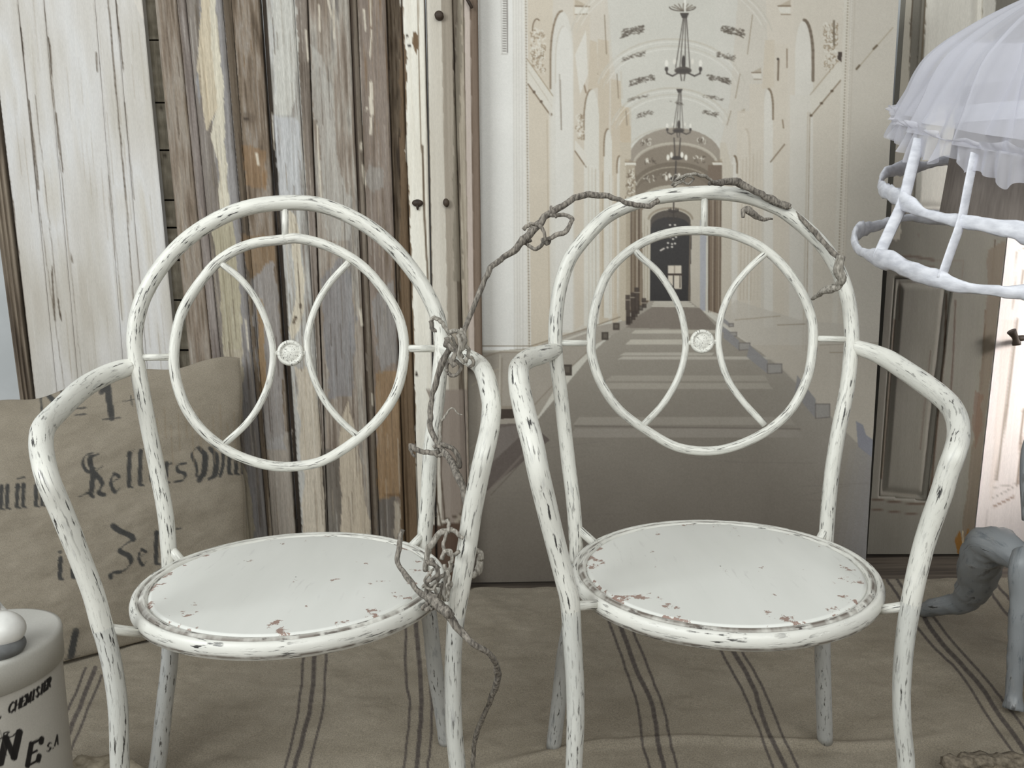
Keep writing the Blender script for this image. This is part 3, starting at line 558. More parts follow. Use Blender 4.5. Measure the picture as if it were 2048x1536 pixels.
for x, y in ((1340, 474), (1346, 478), (1352, 474), (1336, 486), (1344, 488), (1350, 487), (1335, 495), (1344, 494), (1340, 450), (1350, 450)): K.ell(x, y, 2.2, 1.8, (222, 216, 206))
K.line([(1321, 501), (1328, 497)], 3, (216, 208, 198))
# floor
P_([(1300, 602), (1380, 602), (1440, 650), (1560, 730), (1815, 1000), (1815, 1185), (915, 1185), (915, 990), (1075, 840), (1190, 700)], (150, 142, 130))
sl = K.box(915, 600, 1815, 1185); X, Y = K.X[sl], K.Y[sl]; fl = np.array([160, 153, 141.])+(np.array([112, 105, 96.])-np.array([160, 153, 141.]))*np.clip((Y-640)/480, 0, 1)[..., None]  # floor print darkens downward, with room light falloff painted into it
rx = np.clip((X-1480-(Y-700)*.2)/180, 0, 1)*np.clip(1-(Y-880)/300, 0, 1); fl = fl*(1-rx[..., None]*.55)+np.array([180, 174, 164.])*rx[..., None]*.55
p = [(1300, 602), (1380, 602), (1440, 650), (1560, 730), (1815, 985), (1815, 1185), (915, 1185), (915, 990), (1075, 840), (1190, 700)]
ins = np.zeros(X.shape, bool)
for i in range(len(p)):
    x1, y1 = p[i]; x2, y2 = p[(i+1) % len(p)]
    if y1 != y2: ins ^= ((y1 > Y) != (y2 > Y)) & (X < (x2-x1)*(Y-y1)/(y2-y1)+x1)
K.a[sl] = np.where(ins[..., None], fl, K.a[sl])
P_([(1304, 614), (1400, 616), (1438, 660), (1240, 655)], (122, 112, 102), .8)
for k, y in enumerate((603, 607, 611)): P_([(1308-k*2, y), (1378+k*5, y), (1380+k*5, y+2.4), (1306-k*2, y+2.4)], (212, 206, 192))
for x0, x1, x2, x3, ya, yb, c in [(1271, 1440, 1432, 1262, 660, 667, (196, 190, 176)), (1262, 1430, 1425, 1250, 679, 689, (200, 194, 180)), (1250, 1430, 1424, 1238, 705, 711, (190, 184, 172)), (1246, 1560, 1556, 1234, 713, 719, (192, 186, 174)), (1224, 1530, 1536, 1210, 751, 762, (168, 161, 149)), (1214, 1536, 1546, 1204, 766, 778, (170, 163, 151)), (1158, 1580, 1590, 1146, 834, 850, (160, 153, 142)), (1150, 1592, 1606, 1140, 857, 875, (154, 147, 137))]:
    P_([(x0, ya), (x1, ya), (x2, yb), (x3, yb)], c, .85)
K.line([(1150, 852), (1600, 858)], 2.5, (112, 104, 96), .7)
for k in range(26):
    y = random.uniform(900, 1150); x = random.uniform(950, 1600); K.line([(x, y), (x+random.uniform(60, 220), y+random.uniform(-25, 25))], 1.3, (112, 104, 98), .35)
# left dado
P_([(915, 708), (1062, 696), (1180, 655), (1254, 640), (1256, 652), (1190, 690), (1130, 745), (1078, 830), (1040, 850), (1000, 855), (960, 905), (915, 960)], (164, 156, 144))
for pts, c, wd in [([(945, 692), (1062, 692), (1180, 655), (1240, 634)], (130, 118, 100), 2), ([(955, 703), (1060, 702), (1100, 690), (1180, 662)], (196, 190, 176), 4), ([(960, 716), (1000, 704), (1068, 704)], (140, 128, 112), 2), ([(1000, 710), (998, 830), (1032, 832)], (190, 182, 168), 3), ([(1004, 716), (1003, 826)], (136, 124, 110), 1.5), ([(945, 770), (996, 738)], (176, 166, 150), 4), ([(932, 905), (966, 875)], (176, 166, 152), 4), ([(1190, 690), (1128, 747), (1064, 815)], (138, 128, 114), 2)]: K.line(pts, wd, c, .9)
P_([(998, 812), (1035, 812), (1035, 836), (998, 838)], (70, 60, 52)); P_([(1000, 812), (1034, 812), (1034, 818), (1000, 818)], (150, 140, 126)); P_([(1000, 848), (1060, 846), (1100, 880), (1000, 960), (940, 1010), (940, 940)], (86, 76, 72), .7)
K.line([(975, 985), (1050, 905)], 5, (128, 118, 110), .6); K.line([(982, 990), (1055, 912)], 1.5, (84, 74, 68), .6)
for x, y, s in [(1135, 740, 11), (1211, 672, 8), (1233, 653, 7), (1259, 640, 7), (1270, 628, 6), (1282, 616, 5)]:
    P_([(x-s, y-s), (x+s*.8, y-s), (x+s*.8, y+s), (x-s, y+s)], (76, 68, 60)); P_([(x-s*.5, y-s*.6), (x+s*.4, y-s*.6), (x+s*.4, y+s*.5), (x-s*.5, y+s*.5)], (100, 92, 82))
for x, ya, yb in [(1256, 590, 650), (1266, 585, 640), (1274, 575, 628), (1288, 596, 616)]: P_([(x-5, ya), (x+4, ya), (x+5, yb), (x-4, yb)], (56, 46, 40), .8); K.line([(x-5, ya+10), (x+5, ya+10)], 2, (170, 160, 144), .8)
# right dado and plinth blocks with their printed shadows
P_([(1440, 640), (1470, 600), (1600, 640), (1815, 660), (1815, 985), (1560, 735)], (187, 179, 166), .75)
for pts, c in [([(1470, 640), (1560, 632)], (160, 148, 130)), ([(1555, 650), (1610, 648)], (150, 138, 120)), ([(1640, 690), (1815, 684)], (158, 148, 134)), ([(1660, 705), (1690, 705)], (150, 138, 120))]: K.line(pts, 2, c, .8)
for x, y, w_, h_ in [(1465, 668, 14, 7), (1488, 692, 20, 12), (1548, 736, 26, 16), (1644, 820, 26, 24), (1462, 650, 8, 5)]:
    P_([(x-w_*.5, y-h_*.9), (x-w_*1.9, y-h_*2.9), (x-w_*2.1, y-h_*1.4), (x-w_*.5, y+h_*.7)], (144, 142, 142), .9)
    P_([(x-w_*.5, y-h_*.5), (x+w_*.6, y-h_*.5), (x+w_*.6, y+h_*.6), (x-w_*.4, y+h_*.7)], (158, 154, 148)); K.line([(x-w_*.5, y-h_*.5), (x+w_*.6, y-h_*.5), (x+w_*.6, y+h_*.6), (x-w_*.5, y+h_*.7), (x-w_*.5, y-h_*.5)], 1.8, (112, 106, 102), .85)
P_([(1712, 842), (1726, 850), (1732, 870), (1770, 895), (1770, 935), (1716, 893)], (134, 136, 148), .8)
for k_ in range(8): P_([(1640+k_*14, 1185), (1700+k_*14, 900-k_*6), (1815, 860), (1815, 1185)], (150, 151, 158), .10)
# printed chandeliers
DK = (58, 50, 44)
def chand(cx, top, by, s):
    K.poly([(cx-9*s, top), (cx+9*s, top), (cx+5*s, top+10*s), (cx-5*s, top+10*s)], DK)
    for dx in (-14, -6, 4, 13): K.line([(cx+dx*.22*s+1, top+8*s), (cx-3*s+dx*s*1.05, by-6*s)], 1.7*max(s, .6), DK, .9)
    K.ell(cx-2*s, by-16*s, 4*s, 14*s, DK); K.ell(cx-3*s, by, 17*s, 7.5*s, (74, 66, 58)); K.ell(cx-3*s, by+1, 14*s, 4*s, DK)
    for sd in (-1, 1):
        K.line([(cx-3*s+sd*10*s, by+5*s), (cx-2*s+sd*22*s, by+11*s), (cx-2*s+sd*33*s, by+6*s), (cx-2*s+sd*34*s, by-4*s)], 3*s, DK, .95); K.ell(cx-2*s+sd*34*s, by-3*s, 3.4*s, 5*s, DK); K.ell(cx-2*s+sd*34*s, by-14*s, 3.6*s, 7*s, (226, 222, 212)); K.ell(cx-2*s+sd*18*s, by-18*s, 3.2*s, 6*s, (220, 215, 204))
    K.line([(cx-8*s, by+6*s), (cx-6*s, by+20*s)], 2.4*s, DK, .8); K.line([(cx+1*s, by+6*s), (cx-1*s, by+20*s)], 2.4*s, DK, .8)
for a in range(200, 345, 24): K.line([(1366, 22), (1366+24*math.cos(math.radians(a)), 16+9*math.sin(math.radians(a)))], 2, (110, 100, 86), .9)
K.arc(1365, 14, 26, 8, 180, 360, 1.8, (70, 60, 50), .9); K.line([(1370, -60), (1370, 22)], 4, (230, 227, 218), .9)
chand(1369, 26, 141, 1.0); chand(1359, 178, 261, .68); K.line([(1348, 276), (1350, 312)], 2, DK); K.line([(1361, 276), (1358, 312)], 2, DK)
def small(cx, y, s, cc):
    K.ell(cx, y, 12*s, 4*s, DK)
    for dx in (-18, -11, 10, 18): K.ell(cx+dx*s, y-6*s+(abs(dx) > 12)*5*s, 3*s, 6*s, cc)
small(1354, 316, 1., (235, 230, 218)); K.line([(1352, 322), (1351, 352)], 2.5, DK); small(1349, 357, .9, (226, 220, 208)); K.line([(1348, 362), (1347, 440)], 2.5, DK); small(1347, 422, .5, DK); K.arc(1347, 418, 9, 7, 180, 360, 2, DK); K.arc(1346, 434, 9, 8, 180, 360, 2, DK)
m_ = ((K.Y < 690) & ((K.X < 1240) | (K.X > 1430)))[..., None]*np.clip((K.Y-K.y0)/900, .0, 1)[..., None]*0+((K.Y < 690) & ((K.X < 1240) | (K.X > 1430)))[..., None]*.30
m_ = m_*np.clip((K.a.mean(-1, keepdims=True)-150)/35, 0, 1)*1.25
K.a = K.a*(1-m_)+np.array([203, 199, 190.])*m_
kk = K.a.copy(); kk[1:-1, 1:-1] = (K.a[1:-1, 1:-1]*2+K.a[:-2, 1:-1]+K.a[2:, 1:-1]+K.a[1:-1, :-2]+K.a[1:-1, 2:])/6; K.a = kk
K.a += (fbm(K.X/60, K.Y/60, 2)[..., None]-.5)*7+(fbm(K.X/2.2, K.Y/2.2, 6, 2)[..., None]-.5)*10
bd = thing('printed_backdrop', 'large printed canvas picturing a white vaulted hall with chandeliers, behind right chair', 'backdrop', (.2, YP, 0))
def edgex(v): return 1806-.065*v
pyb = 1168.
nv, nu = 860, 560
u, v = np.meshgrid(np.linspace(0, 1, nu), np.linspace(-40, 1, nv)); 
XL, XR = float(at(np.array(922.), np.array(600.), YP)[0]), float(at(np.array(1762.), np.array(600.), YP)[0]); ZT = float(at(np.array(1300.), np.array(-45.), YP)[2])
uu, vv = np.meshgrid(np.linspace(0, 1, nu), np.linspace(1, 0, nv)); xr = XR+(vv-.45)*.012
PB = np.stack([XL+(xr-XL)*uu, np.full(uu.shape, YP)+.004*np.sin(uu*3), .003+vv*(ZT-.003)], -1)
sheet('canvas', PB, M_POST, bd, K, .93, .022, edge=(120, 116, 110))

# ------------------------------------------------------------------ panelled doors on the right
DC = Canvas(1700, -120, 2120, 1130, (128, 123, 112)); DC.a += (fbm(DC.X/30, DC.Y/90, 6)[..., None]-.5)*12
for pts, wd, c, al in [([(1789, 640), (1776, 800), (1763, 956)], 5, (92, 80, 66), .8), ([(1798, 640), (1800, 560)], 2, (110, 98, 84), .8), ([(1743, 998), (1800, 1005), (1854, 1009)], 3, (88, 70, 54), .9), ([(1742, 1018), (1800, 1025), (1844, 1030)], 2.5, (92, 74, 58), .8),  # first stroke is a painted shadow strip beside the lower panel
    ([(1893, 590), (1889, 700), (1876, 830), (1864, 960), (1854, 1007)], 4, (80, 62, 48), .9), ([(1911, 600), (1906, 720), (1901, 790)], 3, (84, 68, 54), .8), ([(1861, 700), (1848, 820), (1840, 900)], 2, (96, 78, 62), .7), ([(1759, 983), (1831, 991)], 2, (118, 110, 98), .8),
    ([(1774, 514), (1820, 512), (1868, 520)], 5, (96, 82, 68), .8), ([(1790, 532), (1868, 534)], 4, (104, 90, 76), .7), ([(1868, 520), (1927, 522), (1924, 560)], 2, (120, 110, 96), .8), ([(1784, 430), (1840, 436)], 2, (120, 108, 92), .7), ([(1830, 441), (1870, 445)], 4, (110, 92, 76), .8),
    ([(1826, -20), (1822, 60), (1818, 120), (1810, 240)], 2.6, (92, 78, 62), .9), ([(1853, -20), (1848, 60), (1843, 120)], 4, (100, 86, 68), .8), ([(1807, -20), (1800, 120), (1793, 250)], 3, (96, 82, 68), .7), ([(1990, 480), (1984, 560)], 3, (80, 66, 52), .9), ([(1972, 620), (1966, 720), (1962, 780)], 4, (92, 74, 56), .9), ([(1962, 790), (1950, 860), (1942, 960), (1929, 1060)], 2, (214, 204, 186), .8), ([(1940, -60), (1938, 36)], 3, (214, 210, 198), .8), ([(1962, -60), (1956, 36)], 4, (130, 122, 104), .7), ([(1836, 470), (1838, 471)], 5, (120, 108, 96), .7)]:
    DC.line(pts, wd, c, al)
DC.poly([(1800, -100), (1826, -100), (1812, 300), (1800, 480), (1775, 480)], (206, 198, 182), .85, 3)
DC.poly([(1860, -100), (1995, -100), (1975, 420), (1830, 420), (1842, 200)], (214, 209, 198), .95, 2)  # upper door painted lighter than the lower: light gradient put into the colour
DC.poly([(1975, 500), (2012, 480), (1995, 640), (1968, 864), (1945, 1112), (1918, 1112), (1948, 864), (1972, 640)], (116, 104, 88), .9, 3)
DC.poly([(1915, 1112), (1910, 1080), (1920, 1060), (1924, 1100), (1936, 1050), (1938, 1115)], (128, 86, 30), .9, 3); DC.line([(1925, 1108), (1926, 1062)], 2, (220, 200, 160), .8)
DC.poly([(1948, 780), (1966, 790), (1962, 860), (1952, 900), (1944, 850)], (112, 84, 66), .5, 5)
dr = thing('panelled_door', 'taupe panelled door with chipped brown edges leaning right of the printed backdrop', 'door', (1.15, YD, 0))
RC = Canvas(1700, -120, 2120, 1130, (0, 0, 0)); D1 = [(1789, 556), (1905, 556), (1854, 1002), (1757, 992)]; D2 = [(1850, -110), (1970, -110), (1950, 425), (1815, 425)]
for D in (D1, D2): RC.poly(D, (1, 1, 1))
def doorsheet(L, R, ya, yb, Y, relf, n_, mat, cv, gain, parent, name='frame', thick=.03, step=2.2, Yr=None):
    nu = int(abs(R[1]-L[1])/step); nv = int((yb-ya)/4); u, v = np.meshgrid(np.linspace(0, 1, nu), np.linspace(ya, yb, nv)); l = L[0]+(L[1]-L[0])*v/1000; r = R[0]+(R[1]-R[0])*v/1000
    px = l+(r-l)*u; YY = Y+((Yr or Y)-Y)*u; P = at(px, v, YY+relf(px, v)); return sheet(name, P, mat, parent, cv, gain, thick)
doorsheet((1812, 1742), (2066, 1955), -110, 1108, YD, lambda x, y: RC.sample(x, y)[..., 0]*.016, 0, M_PALEW, DC, .84, dr)
def panel(pts, Y, parent, cv, gain, inset=.12, mat=None):
    p = np.array(pts, float); nu, nv = 46, 110; u, v = np.meshgrid(np.linspace(0, 1, nu), np.linspace(0, 1, nv))
    px = (p[0, 0]*(1-u)+p[1, 0]*u)*(1-v)+(p[3, 0]*(1-u)+p[2, 0]*u)*v; py = (p[0, 1]*(1-u)+p[1, 1]*u)*(1-v)+(p[3, 1]*(1-u)+p[2, 1]*u)*v
    asp = (p[3, 1]-p[0, 1])/(p[1, 0]-p[0, 0]); e = np.minimum(np.minimum(u, 1-u), np.minimum(v, 1-v)*asp)
    h = np.clip((e-.08)/.10, 0, 1)*.008+np.exp(-((e-.03)/.02)**2)*.006
    sheet('door_panel', at(px, py, Y+.012-h), mat or M_PALEW, parent, cv, gain, .006)
panel(D1, YD, dr, DC, .82); panel(D2, YD, dr, DC, 1.0)  # higher gain on the upper panel belongs to the painted light gradient
WC = Canvas(1900, -120, 2400, 1260, (226, 216, 210)); WC.a += (fbm(WC.X/40, WC.Y/40, 3)[..., None]-.5)*8
for pts, wd, c, al in [([(2034, 640), (2014, 810), (1992, 960)], 6, (150, 136, 122), .8), ([(1988, 975), (2034, 968)], 3, (168, 156, 146), .6), ([(1982, 998), (2036, 970)], 2, (160, 148, 138), .8), ([(1986, 1014), (2028, 993)], 3.5, (150, 120, 100), .8), ([(2046, 820), (2036, 968)], 5, (140, 122, 106), .8), ([(2036, 500), (2048, 498), (2060, 496)], 2, (150, 138, 124), .9), ([(2034, 505), (2030, 560), (2026, 620)], 2.5, (176, 164, 150), .8), ([(2046, 540), (2044, 580)], 4, (140, 124, 108), .7), ([(1974, 1020), (1970, 1060)], 1.5, (180, 168, 160), .8)]: WC.line(pts, wd, c, al)
WC.poly([(2005, 640), (2028, 640), (1998, 900), (1985, 1000), (1978, 1000)], (220, 206, 196), .6)
wdr = thing('white_cupboard', 'bright pinkish white panelled cupboard with dark key knob at far right edge', 'cupboard', (1.4, YD+.02, 0))
doorsheet((2068, 1957), (2440, 2290), -110, 1100, YD+.0, lambda x, y: 0*x, 0, M_PALEW, WC, 1.0, wdr, 'door_leaf', .03, 4, Yr=YD+.28)
panel([(2036, 520), (2230, 515), (2170, 940), (1990, 972)], YD+.05, wdr, WC, 1.25) if False else None
kp = at(np.array([2022., 2030., 2036., 2044., 2060.]), np.array([660., 668., 686., 676., 676.]), YD-.015)
s_ = depth(kp[0])/F
tube('knob', catmull([at(np.array(2023.), np.array(662.), YD-.03), at(np.array(2031.), np.array(676.), YD-.03), at(np.array(2033.), np.array(690.), YD-.03)], 4), [9*s_, 8*s_, 7*s_, 6.2*s_, 6*s_, 6.2*s_, 7*s_, 8*s_, 8*s_], M_IRON, wdr, ns=10)
tube('knob_stem', at(np.array([2033., 2046., 2060.]), np.array([677., 676., 676.]), np.array([YD-.03, YD-.02, YD+.03])), 6*s_, M_IRON, wdr, ns=10)

# ------------------------------------------------------------------ striped floor cloth
FC = Canvas(-60, 1050, 2110, 1700, (134, 126, 112)); FC.a += (fbm(FC.X/70, FC.Y/30, 8)[..., None]-.5)*16
ST = [[(171, 1336), (150, 1390), (121, 1451), (100, 1536)], [(191, 1336), (165, 1400), (126, 1494), (112, 1536)], [(203, 1351), (175, 1420), (138, 1509), (128, 1536)],
 [(606, 1290), (606, 1317), (599, 1401), (588, 1467), (570, 1536), (545, 1640)], [(628, 1290), (628, 1313), (623, 1401), (606, 1474), (590, 1536), (570, 1640)], [(652, 1290), (652, 1309), (645, 1419), (619, 1533), (595, 1640)],
 [(811, 1200), (811, 1258), (813, 1364), (819, 1419), (808, 1536), (795, 1640)], [(833, 1200), (833, 1251), (842, 1401), (839, 1474), (833, 1536), (825, 1640)], [(855, 1200), (855, 1291), (863, 1401), (861, 1492), (855, 1536), (850, 1640)],
 [(1200, 1200), (1218, 1245), (1247, 1324), (1274, 1407), (1286, 1490), (1299, 1536), (1330, 1640)], [(1225, 1210), (1245, 1261), (1270, 1332), (1303, 1407), (1315, 1481), (1328, 1536), (1356, 1640)], [(1250, 1220), (1270, 1270), (1299, 1344), (1328, 1419), (1340, 1481), (1355, 1536), (1384, 1640)],
 [(1420, 1260), (1444, 1307), (1477, 1365), (1510, 1440), (1544, 1531), (1580, 1640)], [(1448, 1265), (1469, 1307), (1506, 1373), (1535, 1460), (1569, 1531), (1610, 1640)], [(1468, 1270), (1488, 1309), (1527, 1377), (1560, 1460), (1593, 1531), (1635, 1640)],
 [(1831, 1251), (1873, 1300), (1922, 1349), (1985, 1447), (2037, 1520), (2090, 1600)], [(1849, 1237), (1887, 1290), (1954, 1363), (1999, 1429), (2048, 1499), (2100, 1580)], [(1866, 1234), (1908, 1286), (1975, 1363), (2006, 1401), (2048, 1457), (2100, 1530)],
 [(1758, 1134), (1779, 1167), (1800, 1199), (1831, 1251)], [(1779, 1134), (1802, 1171), (1849, 1237)], [(1978, 1180), (2000, 1210), (2027, 1244), (2080, 1310)], [(1995, 1171), (2032, 1213), (2080, 1270)]]
for k, s in enumerate(ST):
    q = catmull(np.array(s, float), 6); q[:, 0] += (vn(np.arange(len(q))*.7, np.full(len(q), k*3.), 2)-.5)*2.5
    FC.line([tuple(a) for a in q], 9 if (k % 3 == 1 and k < 18) else 5.2, (80, 74, 70), .82)
nu = 1150; y = np.concatenate([np.linspace(YP-.012, 1.0, 330), np.linspace(.995, .3, 60)]); q_, Y = np.meshgrid(np.linspace(-1, 1, nu), y); X = .06+q_*np.maximum(.90, Y*.74+.26)
Z = .002+(fbm(X*4+3, Y*5, 3, 4))*.012+np.clip(fbm(X*13, Y*16+5, 6, 3)-.5, 0, 1)*.010+.0016*np.sin(X*34+9*fbm(X*2, Y*2, 4))*fbm(X*3, Y*9, 9)
fold = np.abs(Y-(1.28+.10*(X-.1))-.03*np.sin(X*7)); Z += .010*np.exp(-(fold/.012)**2)*np.clip((X+.1)/.2, 0, 1)*np.clip((.85-X)/.3, 0, 1)
bt = np.clip((Y-(YP-.16))/.1, 0, 1)*np.clip((X-.9)/.1, 0, 1); Z += bt*.012*(.5+fbm(X*14, Y*20, 7))
Z = Z-.009*np.clip(1-(YP-.012-Y)/.02, 0, 1)
V = np.stack([X, Y, Z-.008], -1); o = sheet('striped_cloth', V, M_LINEN, None, FC, 1.25, .003, tdir=(0, 0, -1), bottom=False)
tag(o, 'taupe linen grain sack cloth with grey triple stripes spread over the floor', 'cloth')

# ------------------------------------------------------------------ sack cushion with blackletter print
BC = Canvas(-260, 660, 560, 1440, (146, 137, 122)); BC.a += (fbm(BC.X/50, BC.Y/40, 4)[..., None]-.5)*14
INK = (70, 69, 67)
def pen(pts, wd=9, al=.8, nib=-.75):
    q = catmull(np.array(pts, float), 5); q += (np.stack([vn(q[:, 0]*.3, q[:, 1]*.3, 5), vn(q[:, 1]*.3, q[:, 0]*.3, 8)], -1)-.5)*1.2; BC.line([tuple(a) for a in q], wd, INK, al, nib)
for pts, wd in [([(64, 781), (78, 780), (84, 826)], 6), ([(72, 778), (96, 790), (116, 812)], 14), ([(112, 770), (126, 768)], 5), ([(122, 770), (122, 790), (119, 818)], 6), ([(150, 817), (172, 815)], 5), ([(150, 830), (172, 828)], 5), ([(203, 784), (214, 768), (218, 800), (224, 836)], 13), ([(206, 839), (240, 835)], 5), ([(246, 803), (268, 799)], 3), ([(262, 792), (264, 812)], 3)]: pen(pts, wd, .75, 0 if wd > 10 else -.75)
def stem(x, y0, y1, wd=8, ft=True, lean=.04):
    pen([(x-5, y0+6), (x+1, y0), (x+2, y0+5)], wd, .72); pen([(x+1, y0+3), (x+1-lean*20, (y0+y1)/2), (x, y1-4)], wd, .78, 0)
    if ft: pen([(x-2, y1-4), (x+7, y1-1)], wd*.8, .7, .9)
for x in (-40, -24, 2, 14, 34, 46, 72, 84): stem(x, 972-x*.08, 1020-x*.08, 8)
pen([(36, 957), (50, 954)], 6); pen([(84, 980), (96, 990), (84, 1002)], 6)
# K e l l e r s W
pen([(186, 906), (170, 912), (166, 930), (178, 944), (192, 936)], 7); pen([(196, 908), (180, 918), (186, 950), (182, 985)], 11, .8, 0); pen([(186, 946), (206, 932)], 8); pen([(190, 946), (204, 966), (198, 985), (210, 990)], 10); pen([(158, 994), (176, 986), (186, 994)], 7)
def ee(x, y, s=1.): pen([(x+12*s, y+4*s), (x+2*s, y+10*s), (x, y+24*s), (x+8*s, y+40*s), (x+18*s, y+32*s)], 8*s); pen([(x+6*s, y+3*s), (x+16*s, y+10*s), (x+4*s, y+20*s)], 7*s)
ee(222, 944); stem(258, 906, 976, 9); stem(280, 902, 972, 9); pen([(262, 905), (270, 898)], 6); pen([(284, 901), (292, 894)], 6); ee(302, 930); stem(332, 926, 966, 8); pen([(334, 930), (344, 926)], 8)
pen([(372, 926), (356, 930), (356, 942), (370, 948), (366, 960), (350, 964)], 8)
pen([(392, 896), (384, 910), (392, 930), (394, 952)], 7); pen([(398, 896), (410, 912), (408, 944), (398, 960)], 12, .8, 0); pen([(420, 896), (432, 914), (430, 948), (418, 958)], 12, .8, 0); pen([(446, 894), (446, 930), (440, 952)], 7, .8, 0)
for x in (458, 472, 486): stem(x, 908, 950, 8)
stem(120, 1116, 1160, 9); BC.ell(120, 1104, 4, 4, INK, .7); stem(146, 1112, 1158, 9); pen([(148, 1116), (160, 1114), (162, 1154)], 9)
pen([(226, 1052), (240, 1062), (262, 1072), (266, 1078)], 12); pen([(264, 1080), (246, 1092), (240, 1102), (258, 1112), (262, 1126), (246, 1142), (224, 1146), (222, 1156)], 11); ee(278, 1096, .85); stem(312, 1064, 1130, 9); stem(334, 1060, 1126, 9); pen([(352, 1058), (362, 1056)], 5)
pen([(152, 1262), (146, 1290), (142, 1312)], 14, .75, 0); pen([(130, 1320), (160, 1312)], 4)
for k in range(14): BC.line([(300+k*14, 800+(k*37) % 60), (304+k*14, 850+(k*53) % 80)], 3, (138, 124, 104), .5)
bl, br = onfloor(-150., 1402.), onfloor(515., 1240.)
bl = onfloor(np.array(-150.), np.array(1402.)); br = onfloor(np.array(520.), np.array(1236.))
tl = at(np.array(-160.), np.array(838.), min(YS-.10, bl[1]+.28)); tr_ = at(np.array(482.), np.array(704.), YS-.055); br = onfloor(np.array(516.), np.array(1226.)); br[1] -= 0
nu, nv = 230, 230; u, v = np.meshgrid(np.linspace(0, 1, nu), np.linspace(0, 1, nv)); uu, vv = u[..., None], v[..., None]
Pf = (tl*(1-uu)+tr_*uu)*(1-vv)+(bl*(1-uu)+br*uu)*vv
nrm = np.cross(tr_-tl, bl-tl); nrm /= np.linalg.norm(nrm); nrm *= np.sign(-nrm[1])
bul = (np.clip(4*u*(1-u), 0, 1)*np.clip(4*v*(1-v), 0, 1))**.42
wr = (fbm(u*5, v*9, 5, 4)-.5)*.020+(fbm(u*3+v*4, v*10-u*3, 9, 3)-.5)*.010+(fbm(u*18, v*24, 3, 2)-.5)*.003+.006*np.sin(v*26+u*5+4*fbm(u*3, v*3, 6))*np.clip(v-.55, 0, 1)
sidein = .016*np.sin(np.pi*v)+.004*np.sin(v*17+2*u); Pf[..., 2] += .006*np.sin(u*13)*(1-v)+.004*np.sin(u*29+1)*(1-v)-.013*(np.clip((u-.93)/.07, 0, 1)**2+np.clip((.07-u)/.07, 0, 1)**2)*(1-v)**6; Pf = Pf+(tr_-tl)/np.linalg.norm(tr_-tl)*((.5-u)*2*sidein)[..., None]
d = nrm*(bul*.045+wr*bul)[..., None]; Vf = (Pf+d+nrm*.0).reshape(-1, 3); Vb = (Pf-nrm*(bul*.03)[..., None]).reshape(-1, 3); n0 = len(Vf)
V = np.vstack([Vf, Vb]); V[:, 2] = np.maximum(V[:, 2]+.03*np.maximum(0, .02-V[:, 2]), .008)
g = gridfaces(nv, nu); px, py = proj(V)
rim = [j*nu for j in range(nv)]+[(nv-1)*nu+i for i in range(1, nu)]+[j*nu+nu-1 for j in range(nv-2, -1, -1)]+[i for i in range(nu-2, 0, -1)]; rim = np.array(rim); r2 = np.roll(rim, -1)
Fc = np.vstack([g, g[:, ::-1]+n0, np.stack([rim, rim+n0, r2+n0, r2], -1)])
o = mesh('sack_cushion', V, Fc, M_SACK, None, col=lin(BC.sample(px, py))*.90); tag(o, 'beige linen sack cushion with faded black blackletter writing leaning on the pale door', 'cushion')

